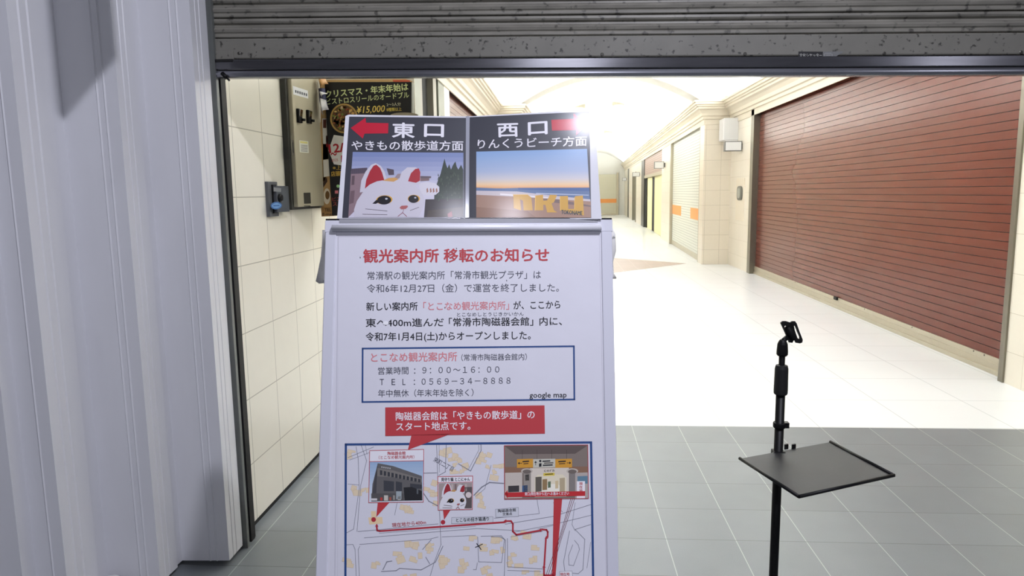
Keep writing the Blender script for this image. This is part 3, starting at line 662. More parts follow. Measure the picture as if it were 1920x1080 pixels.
# ------------------------------------------------------------------ black phone stand with tray
M_TRAY = mat('tray_black', (40, 40, 41), rough=0.5, spec=0.35, noise=0.14, nscale=9, bump=0.03, bscale=300)
T = 1.80
root = thing('phone_stand', 'black floor stand with a small tray and an empty holder on top', 'stand')
def sp(x, y): return at_depth(x, y, T)
ax = at_depth(1462, 780, T); AX, AY = ax.x, ax.y
def zz(y): return (EYEV + ray(1462, y) * (AY / ray(1462, y).y)).z
k = T / FPX
b = MB(); b.tube((AX, AY, 0.03), (AX, AY, zz(735)), 8.3 * k, M_BLACKP, n=24); b.build('pole', root)
b = MB(); b.tube((AX, AY, zz(735)), (AX, AY, zz(640)), 5.6 * k, M_BLACKP, n=20); b.build('upper_rod', root)
b = MB(); b.lathe((AX, AY, zz(739)), (0, 0, 1), [(11.4 * k, 0), (12.4 * k, 0.003), (12.6 * k, 0.012), (12.0 * k, zz(691) - zz(739)), (10.5 * k, zz(685) - zz(739)), (7 * k, zz(684) - zz(739))], mat('rubber_black', (13, 13, 13), rough=0.6), 24); b.build('locking_sleeve', root)
b = MB(); b.lathe((AX, AY, zz(667)), (0, 0, 1), [(8.2 * k, 0), (10.2 * k, 0.004), (10.2 * k, 0.012), (9.2 * k, 0.03), (7.4 * k, zz(641) - zz(667)), (5 * k, zz(637) - zz(667))], M_BLACKP, 20); b.build('swivel_collar', root)
b = MB(); z = zz(797); b.lathe((AX, AY, z - 0.006), (0, 0, 1), [(11 * k, 0), (11.6 * k, 0.002), (11.6 * k, 0.011), (11 * k, 0.013)], M_BLACKP, 24)
b.box((AX + 8 * k, AY - 0.008, z - 0.006), (AX + 16.5 * k, AY + 0.008, z + 0.008), M_BLACKP); b.build('clamp_ring', root)
# holder: two slotted wings around a sprung roller
hold = MB()
def plate(b, outer, hole, th, nrm, m):
    """plate from pixel outlines at the stand's distance; th thickness along nrm"""
    nrm = Vector(nrm)
    n = len(outer); O = [sp(*q) for q in outer]; H = [sp(*q) for q in hole]
    for s in (0, 1):
        off = nrm * (th * s)
        for i in range(n):
            j = (i + 1) % n; q = [O[i] + off, O[j] + off, H[j] + off, H[i] + off]
            b.poly(q if s == 0 else list(reversed(q)), m)
    for i in range(n):
        j = (i + 1) % n
        b.poly([O[i], O[i] + nrm * th, O[j] + nrm * th, O[j]], m); b.poly([H[j], H[j] + nrm * th, H[i] + nrm * th, H[i]], m)
BK = (-FW)
wing = [(1462.5, 605), (1466, 602), (1472, 601.8), (1480, 604.5), (1484, 608), (1488, 622), (1489, 634), (1484, 642.5), (1478.5, 642), (1472.5, 627)]
hol = [(1469.2, 611.5), (1470.8, 610.6), (1472.6, 610.6), (1474.6, 611.8), (1475.4, 612.8), (1475, 614.2), (1473.8, 615.2), (1472.2, 616), (1471, 616), (1469.8, 614)]
plate(hold, wing, hol, 0.006, BK, M_BLACKP); w1 = hold.build('holder_wing', root)
hold = MB()
wing2 = [(1480, 604.5), (1484, 602), (1489, 602), (1492, 606), (1498, 623), (1503.5, 637), (1502.5, 642), (1498, 643.6), (1491, 642.5), (1486, 632), (1482.5, 618)]
hol2 = [(1487, 611), (1488, 610), (1489.2, 610), (1490.2, 612), (1494, 622), (1498, 631), (1498, 634.5), (1496.2, 635.3), (1493.6, 633.6), (1491.6, 628), (1488.6, 619)]
plate(hold, wing2, hol2, 0.006, BK, M_BLACKP); hold.build('holder_wing', root)
b = MB(); a, c = sp(1474, 611), sp(1486.5, 637); 
sec = []
n = 16
for i in range(9):
    t = i / 8; ctr = a.lerp(c, t) - FW * 0.006; r = 0.010 * (0.35 + 0.65 * math.sin(math.pi * (0.12 + 0.76 * t))); d = (c - a).normalized(); s = d.cross(FW).normalized(); u = s.cross(d)
    sec.append([ctr + (s * math.cos(2 * math.pi * j / n) * 0.95 + u * math.sin(2 * math.pi * j / n)) * r for j in range(n)])
b.sweep(sec, M_BLACKP, True); b.sm = [True] * len(b.sm); b.poly(sec[0], M_BLACKP); b.poly(sec[-1], M_BLACKP); b.build('spring_hinge', root)
b = MB(); b.tube((AX, AY, zz(640)), sp(1478, 632) + FW * 0.006, 4.6 * k, M_BLACKP, n=16); b.build('neck', root)
# tray: level sheet behind whose back edge the pole stands
pole_back = on_z(1462, 846, 1.0)
tz = EYE + ray(1462, 849).z * ((AY - 9 * k) / ray(1462, 849).y)
c4 = [on_z(x, y, tz) for x, y in ((1387, 860), (1557, 829), (1676, 892), (1498, 932))]
ctr = sum(c4, Vector()) / 4
b = MB(); th = Vector((0, 0, -0.0025))
b.mesh(c4 + [p + th for p in c4], [(3, 2, 1, 0), (4, 5, 6, 7), (0, 1, 5, 4), (1, 2, 6, 5), (2, 3, 7, 6), (3, 0, 4, 7)], M_TRAY); tray = b.build('tray', root)
b = MB()
for i, j in ((0, 3), (3, 2), (2, 1)):
    b.tube(c4[i] + Vector((0, 0, 0.001)), c4[j] + Vector((0, 0, 0.001)), 0.0042, M_BLACKP, n=10)
b.build('raised_rim', tray)
b = MB(); m = c4[0].lerp(c4[1], 0.5); d = (c4[1] - c4[0]).normalized(); inn = (c4[3] - c4[0]).normalized()
b.obox(Vector((AX - 0.015, AY - 0.014, tz - 0.03)), (0.03, 0, 0), (0, 0.028, 0), (0, 0, 0.032), M_BLACKP)
b.obox(Vector((AX, AY - 0.01, tz - 0.012)), inn * 0.13, d * 0.02, (0, 0, 0.0095), M_BLACKP); b.build('tray_clamp', root, 0.002)
b = MB()
for px, w in ((1475, 9), (1489, 10)):
    p = on_z(px, 842, tz); b.obox(p + Vector((-0.004, 0.004, -0.004)), d * 0.013, (0, 0.006, 0), (0, 0, 0.014), M_BLACKP)
b.build('thumb_screw', root, 0.001)
b = MB(); b.lathe((AX, AY, 0), (0, 0, 1), [(0.15, 0), (0.155, 0.004), (0.15, 0.014), (0.05, 0.024), (0.02, 0.05)], M_BLACKP, 40); b.build('round_base', root)

# ------------------------------------------------------------------ A-frame sign stand
W = 0.62
def dep(x0, y0, x1, y1): return W / (ray(x0, y0) - ray(x1, y1)).length
tt, tb = dep(608, 414, 1145, 411), dep(594, 1080, 1163, 1080)
TL, TR, BL, BR = at_depth(608, 414, tt), at_depth(1145, 411, tt), at_depth(594, 1080, tb), at_depth(1163, 1080, tb)
U = ((TR - TL) + (BR - BL)).normalized(); V = ((BL - TL) + (BR - TR)).normalized(); V = (V - U * V.dot(U)).normalized()
N = U.cross(V).normalized()
if N.y > 0: N = -N
PL = (TL + TR + BL + BR) / 4
def loc(u, v, w=0.0):                        # metres along the board's top edge, down its face, out of its face
    return PL + U * (u - W / 2) + V * (v - V0) + N * w
V0 = -((((TL + TR) / 2) - PL).dot(V))
H = (loc(0, 0).z - 0.03) / -V.z
M_FRM = mat('sign_frame_white', (206, 206, 216), rough=0.32, spec=0.5)
M_BRD = mat('sign_board_white', (216, 215, 224), rough=0.35, noise=0.012, nscale=5, bump=0.05, bscale=9, coat=0.3, coat_rough=0.15)
M_TAPE = mat('grey_tape', (150, 150, 156), rough=0.28, noise=0.05, nscale=12)
M_CHR = mat('clip_tube_steel', (222, 222, 228), rough=0.3, metal=0.0, noise=0.06, nscale=10, stretch=(1, 8, 8))
root = thing('sign_stand', 'white A-frame sign stand in front of the shutter opening', 'sign stand')
def slab_uv(b, u0, u1, v0, v1, w0, w1, m): b.obox(loc(u0, v0, w0), U * (u1 - u0), V * (v1 - v0), N * (w1 - w0), m)
b = MB(); slab_uv(b, 0.012, W - 0.012, 0.012, H - 0.16, -0.016, -0.0022, M_BRD); b.build('board', root)
for u0 in (0.0, W - 0.024):
    b = MB(); slab_uv(b, u0, u0 + 0.024, 0.004, H, -0.02, 0.0, M_FRM); fr = b.build('side_rail', root, 0.0022, 3)
    b = MB(); slab_uv(b, u0 + 0.001, u0 + 0.023, H - 0.03, H + 0.012, -0.019, -0.001, M_BLACKP); b.build('foot', fr, 0.002)
b = MB(); slab_uv(b, -0.001, W + 0.001, 0.0, 0.026, -0.022, 0.0005, M_FRM); slab_uv(b, 0.0, W, -0.004, 0.0, -0.021, 0.0, M_BLACKP); b.build('top_rail', root, 0.001)
b = MB(); b.tube(loc(0.016, 0.018, 0.004), loc(W - 0.024, 0.018, 0.004), 0.0072, M_CHR, n=20); cl = b.build('clip_tube', root); cl['label'] = 'shiny tube that clips the notice along the top'
b = MB(); slab_uv(b, 0.02, W - 0.02, H - 0.17, H - 0.14, -0.018, -0.001, M_FRM); b.build('bottom_rail', root, 0.002)
hing = [loc(0.02, 0.01, -0.026), loc(W - 0.02, 0.01, -0.026)]
bk = Vector((0, 1, 0)) - U * U.y; bk.normalize()
for i, h in enumerate(hing):
    foot = Vector((h.x, h.y, 0)) + bk * 0.42 + U * (0.02 if i == 0 else -0.02)
    b = MB(); b.tube(h, foot + Vector((0, 0, 0.012)), 0.011, M_FRM, n=14); lg = b.build('rear_leg', root)
    b = MB(); b.tube(foot, foot + Vector((0, 0, 0.03)), 0.014, M_BLACKP, n=14); b.build('foot', lg)
b = MB(); q0_ = hing[0].lerp(Vector((hing[0].x, hing[0].y, 0)) + bk * 0.42, 0.7); q1_ = hing[1].lerp(Vector((hing[1].x, hing[1].y, 0)) + bk * 0.42, 0.7); b.tube(q0_, q1_, 0.009, M_FRM, n=12); b.build('rear_crossbar', root)

# ------------------------------------------------------------------ crumpled sheet hanging behind the board
b = MB(); LO = [(607, 432), (606, 452), (602, 480), (597, 508), (593.5, 527), (600, 530)]; RO = [(1149, 428), (1153.5, 440), (1154, 470), (1148.5, 490), (1151, 512), (1156, 521)]
rr = random.Random(11); rows = []
for (lx, ly), (rx, ry) in zip(LO, RO):
    row = []
    for i in range(25):
        t = i / 24; row.append(at_depth(lx + (rx - lx) * t, ly + (ry - ly) * t, tt + 0.105 + (0.010 * math.sin(i * 1.9 + ly * .05) + rr.uniform(-.004, .004)) * (1 if 0 < i < 24 else 0.4)))
    rows.append(row)
b.sweep(rows, mat('crumpled_plastic', (228, 226, 222), rough=0.45, noise=0.06, nscale=30, bump=0.3, bscale=40, spots=0.6, spot_scale=70)); b.sm = [True] * len(b.sm)
o = b.build('plastic_sheet'); md = o.modifiers.new('thick', 'SOLIDIFY'); md.thickness = 0.006
tag(o, 'crumpled grey white plastic sheet poking out behind the sign stand', 'plastic sheet')

# ------------------------------------------------------------------ notice on the sign stand
PW = loc(0, 0, -0.0018)
PAPER = (214, 213, 222)
pr = Print(plane_surface(PW, N), N, 0.0002, rough=0.5, pfx='notice')
pr.poly([pr.P(*q, 0) for q in ((632, 1300), (1141, 1300), (1124.5, 428), (634.5, 430))], mat('notice_paper', PAPER, rough=0.5, noise=0.02, nscale=9, bump=0.18, bscale=16))
RED, PINK, INKN, GREYN, NAVY, WHT = (184, 64, 70), (212, 128, 134), (22, 24, 34), (66, 68, 82), (40, 72, 128), (236, 234, 240)
# folds and film edges on the paper
pr.fill([(634.5, 442), (1124.6, 440), (1124.6, 441.5), (634.5, 443.5)], (186, 184, 194)); pr.line([(634, 444), (628, 1090)], 0.8, (192, 190, 200)); pr.line([(1124, 442), (1137, 1090)], 0.8, (192, 190, 200))
pr.text('観光案内所 移転のお知らせ', 681.7, 490.3, 1029.3, 488.2, 27, RED, 2, 0.03)
pr.text('常滑駅の観光案内所「常滑市観光プラザ」は', 689, 523.4, 1014.2, 521.2, 16.8, GREYN)
pr.text('令和6年12月27日（金）で運営を終了しました。', 688, 547.3, 1048, 545.6, 16.8, GREYN)
pr.text('新しい案内所', 687, 581.4, 783, 580.6, 17, INKN, 2, 0.012)
pr.text('「とこなめ観光案内所」', 794, 580.8, 954.4, 579, 17, PINK, 2, 0.008)
pr.text('が、ここから', 963, 579, 1050.6, 577.4, 17, INKN, 2, 0.012)
pr.text('とこなめしとうじきかいかん', 857, 593.2, 982, 591.6, 8.5, GREYN)
pr.text('東へ400m進んだ', 686, 611.8, 832, 610.6, 17.2, INKN, 2, 0.012)
pr.text('「常滑市陶磁器会館」', 842, 610.6, 999.6, 609, 17.2, INKN, 2, 0.012)
pr.text('内に、', 1011.8, 609, 1053.5, 608.4, 17.2, INKN, 2, 0.012)
pr.text('令和7年1月4日(土)からオープンしました。', 686, 638, 995, 635, 17.2, INKN, 2, 0.012)
pr.disc(723.5, 605.8, 5.5, 3.6, (236, 236, 240), 4, 16)
# address box
pr.line([(680, 653.6), (1076, 649.3), (1077, 749), (679.5, 753.8)], 3.2, NAVY, 1, True)
pr.text('とこなめ観光案内所', 696, 677.4, 857, 675.4, 18.6, PINK, 2, 0.012)
pr.text('（常滑市陶磁器会館内）', 865, 675.6, 988, 674, 13.6, GREYN)
pr.text('営業時間', 709, 701.2, 766, 700.4, 15.2, GREYN); pr.text('：', 776.5, 700.4, 779, 700.4, 15, GREYN)
pr.text('９：００～１６：００', 792, 699.8, 936.5, 698.2, 15.4, GREYN)
for ch, x0, x1 in (('T', 712.3, 720), ('E', 734.4, 741), ('L', 754.8, 760.4)): pr.text(ch, x0, 721.8, x1, 721.7, 16.4, GREYN)
pr.text('：', 776, 721.4, 778.4, 721.4, 15, GREYN); pr.text('０５６９－３４－８８８８', 790.5, 721.2, 957.3, 719.2, 15.6, GREYN)
pr.text('年中無休（年末年始を除く）', 709, 743.4, 888, 741.4, 15, GREYN)
pr.text('google map', 993, 745.6, 1062.3, 744.8, 14, INKN, 2, 0.012)
# red banner with its tail
BAN = (186, 60, 66)
pr.fill([(722.5, 763.8), (1020.9, 760), (1021.7, 813), (722.5, 817.5)], BAN, 3); pr.fill([(772, 815), (846.5, 813), (764.8, 843.5)], BAN, 3)
pr.text('陶磁器会館は「やきもの散歩道」の', 742.3, 787.2, 1002.5, 783.6, 17.2, WHT, 4, 0.012); pr.text('スタート地点です。', 743, 806.6, 882, 804.4, 17.2, WHT, 4, 0.012)
# map
def m_(x, y): return (600 + x / 3.42857, 820 + y / 3.42857)
def mm(*pts): return [m_(*q) for q in pts]
pr.fill([(648.6, 833), (1107.5, 829.3), (1120, 1300), (640, 1300)], (216, 215, 224), 1)
BLD = (226, 208, 178); ROAD = (128, 129, 140)
rr = random.Random(5)
regs = [(790, 60, 930, 155, 7), (830, 150, 960, 225, 6), (1010, 70, 1110, 190, 5), (1110, 180, 1180, 290, 4), (670, 250, 760, 430, 6), (1005, 330, 1060, 480, 4), (500, 420, 600, 475, 4), (280, 300, 318, 380, 2), (185, 310, 245, 365, 3),
        (440, 670, 720, 740, 8), (475, 740, 560, 795, 3), (760, 700, 835, 835, 5), (900, 650, 1175, 755, 9), (895, 795, 975, 885, 3), (1010, 830, 1110, 900, 3), (1215, 610, 1425, 840, 11), (170, 730, 212, 860, 3), (330, 800, 385, 850, 2), (600, 760, 645, 790, 2),
        (180, 60, 215, 125, 2), (1060, 900, 1200, 1000, 4), (480, 880, 700, 1000, 6), (750, 900, 950, 1000, 6), (1300, 860, 1420, 1000, 3)]
bz = 1.3
for x0, y0, x1, y1, n in regs:
    for _ in range(n):
        cx, cy, w, h, a = rr.uniform(x0, x1), rr.uniform(y0, y1), rr.uniform(24, 58), rr.uniform(20, 44), rr.uniform(-.35, .35)
        pts = [(cx + dx * w * math.cos(a) - dy * h * math.sin(a), cy + dx * w * math.sin(a) + dy * h * math.cos(a)) for dx, dy in rr.choice([[(-.5, -.5), (.5, -.5), (.5, .5), (-.5, .5)], [(-.5, -.5), (.5, -.5), (.5, .1), (.1, .1), (.1, .5), (-.5, .5)], [(-.5, -.5), (.2, -.5), (.2, -.1), (.5, -.1), (.5, .5), (-.5, .5)]])]
        bz += 0.004; pr.fill(mm(*pts), BLD, bz); pr.line(mm(*pts), 0.45, (208, 184, 150), bz + 0.002, True)
for pts, w in [([(265, 50), (300, 150), (262, 310), (238, 605)], .9), ([(232, 60), (246, 140), (252, 330), (216, 590), (170, 614)], .9), ([(292, 50), (303, 110)], .7), ([(180, 130), (345, 62)], .9), ([(190, 146), (318, 98)], .7), ([(180, 300), (250, 306)], .7),
               ([(245, 605), (380, 594), (760, 556)], 1.0), ([(285, 646), (760, 606), (1010, 586), (1290, 600)], .9), ([(380, 616), (1000, 572)], .7), ([(255, 688), (700, 655), (760, 640)], .9), ([(785, 640), (1000, 630)], .9), ([(1190, 558), (1500, 508), (1740, 432)], 1.0), ([(1240, 610), (1500, 560), (1745, 500)], .9), ([(1400, 590), (1500, 566)], .7),
               ([(750, 45), (756, 225), (770, 500), (778, 690), (735, 800), (700, 920)], 1.0), ([(765, 45), (768, 225)], .7), ([(812, 45), (806, 222), (765, 244)], 1.2), ([(1035, 45), (1036, 84), (968, 216), (890, 170)], 1.4), ([(1020, 50), (1022, 80), (955, 205)], .8), ([(990, 372), (1040, 320), (1090, 290), (1180, 296)], 2.0), ([(665, 358), (700, 410), (760, 442)], 1.6), ([(670, 230), (750, 228)], 1.4),
               ([(170, 690), (212, 688), (226, 720), (236, 960)], .9), ([(256, 700), (246, 720), (256, 960)], .9), ([(405, 850), (430, 800), (462, 795)], 1.6), ([(395, 862), (490, 857), (512, 842), (650, 852), (742, 802), (790, 700)], 1.4), ([(660, 720), (715, 658)], 1.2), ([(680, 770), (705, 812)], 1.2),
               ([(1014, 640), (1020, 800), (1168, 804), (1186, 655), (1165, 632), (1035, 636)], 1.0), ([(985, 850), (1004, 850), (1012, 806)], 1.0), ([(1205, 650), (1206, 832), (1435, 846)], 1.0), ([(1225, 640), (1430, 604)], .8), ([(1100, 640), (1160, 640), (1192, 660), (1184, 930)], 1.1), ([(1206, 855), (1420, 862)], .9),
               ([(1740, 560), (1640, 592), (1702, 655), (1690, 850), (1660, 876), (1575, 868), (1566, 800), (1604, 602)], 1.0), ([(1640, 600), (1620, 560), (1640, 420)], .8), ([(1625, 690), (1598, 760), (1600, 820), (1630, 824), (1668, 720), (1660, 690), (1636, 662)], .9), ([(1740, 674), (1716, 840)], .8), ([(1395, 400), (1410, 490), (1120, 520)], .8), ([(1560, 480), (1500, 420)], .8), ([(480, 500), (496, 420)], .8), ([(1100, 180), (1060, 330), (1000, 380)], .8), ([(560, 180), (640, 240), (668, 300)], .5)]:
    pr.line(mm(*pts), w, ROAD, 1.9)
pr.line([(647.6, 1100), (648.6, 833.4), (1108.2, 829.6), (1112.4, 1100)], 4.2, NAVY, 2.2)
# route and markers
RT_ = (176, 44, 58)
pr.fill(mm((1503, 390), (1557, 390), (1514, 891), (1492, 891)), (188, 56, 62), 2.6)
for o_ in (0, 14, 30): pr.line(mm((1612 + o_ * .8, 395), (1540 + o_ * .5, 640), (1448 + o_, 900)), 0.9, (104, 36, 48), 2.8)
pr.line(mm((365, 572), (368, 598), (384, 602), (1186, 545)), 3.2, RT_, 3); pr.line(mm((1196, 538), (1228, 538), (1240, 556), (1240, 604), (1262, 626), (1420, 597)), 3.2, RT_, 3)
pr.line(mm((1428, 592), (1456, 594), (1464, 608), (1463, 640)), 3.2, RT_, 3); pr.line(mm((1452, 655), (1442, 820)), 3.2, RT_, 3); pr.line(mm((1440, 834), (1440, 886), (1500, 886)), 3.2, RT_, 3)
for x, y, a in ((365, 562, 0), (1188, 538, -1), (1412, 596, -1), (1455, 640, 0), (1440, 826, 0)):
    pr.fill(mm((x, y - 8), (x + 11, y + 11), (x - 11, y + 11)) if a == 0 else mm((x - 8, y), (x + 10, y - 12), (x + 10, y + 12)), RT_, 3.2)
pr.disc(*m_(345, 528), 4.4, 4.4, RT_, 3); pr.disc(*m_(791, 545), 4.2, 4.2, RT_, 3); pr.disc(*m_(1502, 880), 4, 4, RT_, 3)
pr.fill(mm((310, 515), (400, 512), (404, 555), (318, 560)), (232, 206, 166), 1.5); pr.fill(mm((328, 475), (360, 474), (362, 515), (330, 516)), (232, 206, 166), 1.5)
pr.fill(mm((372, 415), (450, 415), (362, 512)), (188, 56, 62), 2.4); pr.fill(mm((790, 462), (842, 462), (798, 530)), (188, 56, 62), 2.4)
pr.text('現在地から400m', *m_(465, 577), *m_(682, 556), 9, (176, 60, 66), 3, 0.01)
pr.text('栄町二丁目', *m_(728, 150), *m_(850, 218), 10.5, (84, 86, 98), 3)
pr.fill(mm((847, 515), (1112, 510), (1112, 548), (846, 554)), (206, 208, 216), 2.4); pr.line(mm((847, 515), (1112, 510), (1112, 548), (846, 554)), .6, ROAD, 2.7, True); pr.text('とこなめ招き猫通り', *m_(876, 543), *m_(1086, 533), 8.2, INKN, 3, 0.02)
pr.fill(mm((1128, 462), (1275, 450), (1276, 508), (1130, 514)), (206, 208, 216), 2.4); pr.line(mm((1128, 462), (1275, 450), (1276, 508), (1130, 514)), .6, ROAD, 2.7, True); pr.text('陶磁器会館', *m_(1145, 482), *m_(1260, 474), 6.6, INKN, 3, 0.02); pr.text('交差点', *m_(1175, 502), *m_(1235, 498), 6, INKN, 3, 0.02)
pr.fill(mm((1540, 862), (1620, 858), (1624, 900), (1542, 902)), (232, 230, 236), 3); pr.line(mm((1540, 862), (1620, 858), (1624, 900), (1542, 902)), .6, ROAD, 3.2, True); pr.text('現在地', *m_(1545, 890), *m_(1604, 887), 6.8, (176, 50, 58), 3.4, 0.02)
pr.line(mm((1008, 682), (1036, 720)), 1.4, INKN, 4); pr.line(mm((1000, 706), (1044, 686)), 1.4, INKN, 4)
# inset: the pottery hall
pr.fill(mm((320, 85), (667, 77), (665, 415), (313, 420)), (230, 228, 234), 3)
pr.quad_grid(m_(320, 157), m_(665, 150), m_(664, 412), m_(316, 416), 1, 12, lambda u, v: tuple(int(a + (c - a) * v) for a, c in zip((150, 176, 206), (214, 220, 230))), 3.4)
pr.fill(mm((372, 166), (470, 184), (655, 248), (660, 405), (330, 412), (338, 300)), (98, 96, 96), 3.8); pr.fill(mm((372, 166), (350, 270), (330, 412), (360, 412), (366, 260)), (70, 70, 74), 4)
pr.fill(mm((366, 196), (470, 212), (655, 266), (656, 290), (470, 256), (362, 250)), (122, 118, 114), 4)
for i in range(11): 
    x = 386 + i * 24.5; y = 206 + i * 5.6; pr.fill(mm((x, y + 4), (x + 15, y + 7), (x + 15, y + 36 - i * .9), (x, y + 36 - i)), (54, 56, 62), 4.3)
for i in range(5): pr.fill(mm((395 + i * 13, 186 + i * 2), (402 + i * 13, 187 + i * 2), (402 + i * 13, 196 + i * 2), (395 + i * 13, 195 + i * 2)), (190, 190, 190), 4.3)
for x0, x1, y0, y1 in ((410, 476, 276, 345), (488, 528, 282, 345), (580, 655, 296, 330)): pr.fill(mm((x0, y0), (x1, y0 + 8), (x1, y1), (x0, y1)), (60, 62, 68), 4.3)
pr.fill(mm((538, 322), (590, 318), (655, 345), (655, 405), (545, 405)), (34, 34, 38), 4.4); pr.fill(mm((330, 360), (540, 360), (540, 405), (330, 412)), (84, 82, 82), 4.2)
for x, y, w, h, c in ((412, 372, 26, 34, (196, 190, 180)), (445, 384, 14, 22, (160, 84, 70)), (470, 372, 12, 30, (150, 146, 140)), (490, 346, 34, 52, (156, 166, 170)), (388, 386, 14, 20, (190, 60, 56)), (500, 378, 20, 24, (206, 200, 190)), (328, 392, 40, 14, (208, 206, 206)), (622, 330, 10, 34, (92, 96, 100))):
    pr.fill(mm((x, y), (x + w, y), (x + w, y + h), (x, y + h)), c, 4.6)
pr.line(mm((320, 156), (667, 150)), .9, (190, 60, 66), 4.8); pr.line(mm((320, 85), (667, 77), (665, 415), (314, 419)), .9, (190, 60, 66), 4.8, True)
pr.text('陶磁器会館', *m_(435, 112), *m_(550, 110), 7, RED, 4, 0.02); pr.text('（とこなめ観光案内所）', *m_(378, 138), *m_(607, 135), 7, RED, 4, 0.01)

def cat_head(pr, F, k, hd=(206, 202, 208)):
    """plain white beckoning-cat statue head in a photograph; F maps unit coordinates to the sheet"""
    import math as _m
    def S(pts, c, kk): pr.fill([F(*q) for q in pts], c, kk)
    def E(cx, cy, rx, ry, c, kk, n=28, rot=0): 
        co, si = _m.cos(rot), _m.sin(rot); S([(cx + rx * _m.cos(t) * co - ry * _m.sin(t) * si, cy + rx * _m.cos(t) * si + ry * _m.sin(t) * co) for t in [2 * _m.pi * i / n for i in range(n)]], c, kk)
    S([(.08, .52), (.10, .30), (.16, .13), (.24, .0), (.30, -.03), (.37, .02), (.42, .12), (.45, .26), (.36, .34), (.2, .5)], hd, k)
    S([(.15, .45), (.17, .28), (.22, .12), (.27, .02), (.31, .0), (.36, .06), (.39, .15), (.42, .29), (.32, .31), (.22, .37)], (158, 44, 54), k + .3)
    S([(.62, .30), (.66, .14), (.74, .05), (.86, .05), (.91, .10), (.92, .18), (.92, .36), (.84, .40), (.7, .36)], hd, k)
    S([(.75, .31), (.79, .16), (.85, .08), (.90, .07), (.92, .14), (.915, .30), (.86, .34)], (158, 44, 54), k + .3)
    S([(.0, .98), (.0, .84), (.04, .68), (.12, .52), (.24, .40), (.40, .30), (.56, .26), (.70, .29), (.82, .36), (.92, .48), (.97, .60), (.98, .72), (.95, .84), (.90, .98)], hd, k + .15)
    S([(.40, .30), (.48, .25), (.56, .24), (.62, .27), (.55, .32)], (196, 150, 92), k + .4)
    E(.42, .66, .115, .085, (206, 158, 62), k + .4, rot=-.16); E(.418, .665, .098, .083, (26, 24, 30), k + .55, rot=-.12); S([(.255, .73), (.31, .66), (.36, .70), (.30, .735)], (26, 24, 30), k + .5)
    E(.83, .64, .085, .075, (206, 158, 62), k + .4); E(.826, .645, .072, .074, (26, 24, 30), k + .55)
    E(.45, .64, .018, .018, (190, 190, 200), k + .7, 12); E(.85, .62, .015, .015, (190, 190, 200), k + .7, 12)
    S([(.63, .81), (.66, .77), (.74, .765), (.75, .79), (.72, .83), (.66, .84)], (164, 92, 92), k + .55)
    for a, c in (((.16, .83), (.46, .87)), ((.12, .93), (.46, .94)), ((.9, .80), (.78, .86))): pr.line([F(*a), F(*c)], 0.9, (70, 58, 66), k + .55)
    pr.line([F(.61, .97), F(.675, .90), F(.73, .97)], 1.1, (120, 40, 60), k + .55); pr.line([F(.69, .84), F(.675, .90)], .8, (120, 60, 70), k + .5)
# inset: the cat statue
pr.fill(mm((758, 252), (982, 248), (980, 462), (760, 467)), (232, 230, 236), 3)
pr.fill(mm((763, 296), (978, 290), (976, 458), (764, 462)), (164, 150, 148), 3.3); pr.fill(mm((930, 320), (978, 318), (976, 455), (930, 455)), (92, 84, 84), 3.5); pr.disc(*m_(955, 370), 5.5, 5.5, (220, 206, 204), 3.7)
for i in range(7): pr.fill(mm((800 + i * 22, 300), (812 + i * 22, 300), (812 + i * 22, 345), (800 + i * 22, 345)), [(190, 176, 170), (130, 110, 108)][i % 2], 3.5)
cat_head(pr, lambda u, v: m_(768 + u * 176, 296 + v * 168), 3.9, (222, 220, 226))
pr.line(mm((758, 291), (982, 286)), .8, (190, 60, 66), 5.2); pr.line(mm((758, 252), (982, 248), (980, 462), (760, 467)), 1.0, (190, 60, 66), 5.2, True)
pr.text('見守り猫 とこにゃん', *m_(780, 281), *m_(964, 277), 7.2, INKN, 4, 0.03)
# inset: the arcade entrance
def IN(x0, y0, x1, y1, c, k): pr.fill(mm((x0, y0), (x1, y0 - 3), (x1, y1 - 3), (x0, y1)), c, k)
IN(1186, 54, 1722, 396, (128, 116, 108), 3); pr.fill(mm((1190, 58), (1718, 54), (1640, 105), (1255, 108)), (96, 84, 80), 3.3)
for x in (1300, 1395, 1490, 1585): pr.line(mm((x, 80), (x, 140)), .5, (56, 48, 46), 3.6)
IN(1190, 190, 1720, 230, (136, 104, 84), 3.3); IN(1190, 228, 1300, 392, (196, 186, 176), 3.4); IN(1640, 228, 1722, 392, (176, 166, 160), 3.4); IN(1655, 250, 1720, 300, (96, 130, 150), 3.6)
IN(1266, 140, 1370, 196, (208, 150, 52), 3.8); IN(1370, 140, 1512, 196, (196, 194, 180), 3.8); IN(1512, 140, 1620, 196, (208, 150, 52), 3.8)
def arrow(x, y, dx, dy, k=4.1): pr.line([m_(x - dx * 12, y - dy * 12), m_(x + dx * 10, y + dy * 10)], 1.0, INKN, k); pr.fill([m_(x + dx * 14, y + dy * 14), m_(x + dx * 3 - dy * 9, y + dy * 3 + dx * 9), m_(x + dx * 3 + dy * 9, y + dy * 3 - dx * 9)], INKN, k)
arrow(1286, 166, -1, 0); arrow(1386, 166, 0, -1); arrow(1600, 164, 1, 0)
for x0, y0, x1, c in ((1302, 152, 1344, INKN), (1308, 166, 1340, (120, 84, 40)), (1532, 152, 1580, INKN), (1536, 166, 1576, (120, 84, 40)), (1430, 150, 1480, INKN), (1432, 176, 1496, INKN), (1440, 162, 1500, (96, 90, 84))): IN(x0, y0, x1, y0 + 8, c, 4.1)
pr.disc(*m_(1416, 152), 2.2, 2.2, INKN, 4.1); IN(1408, 168, 1424, 190, INKN, 4.1)
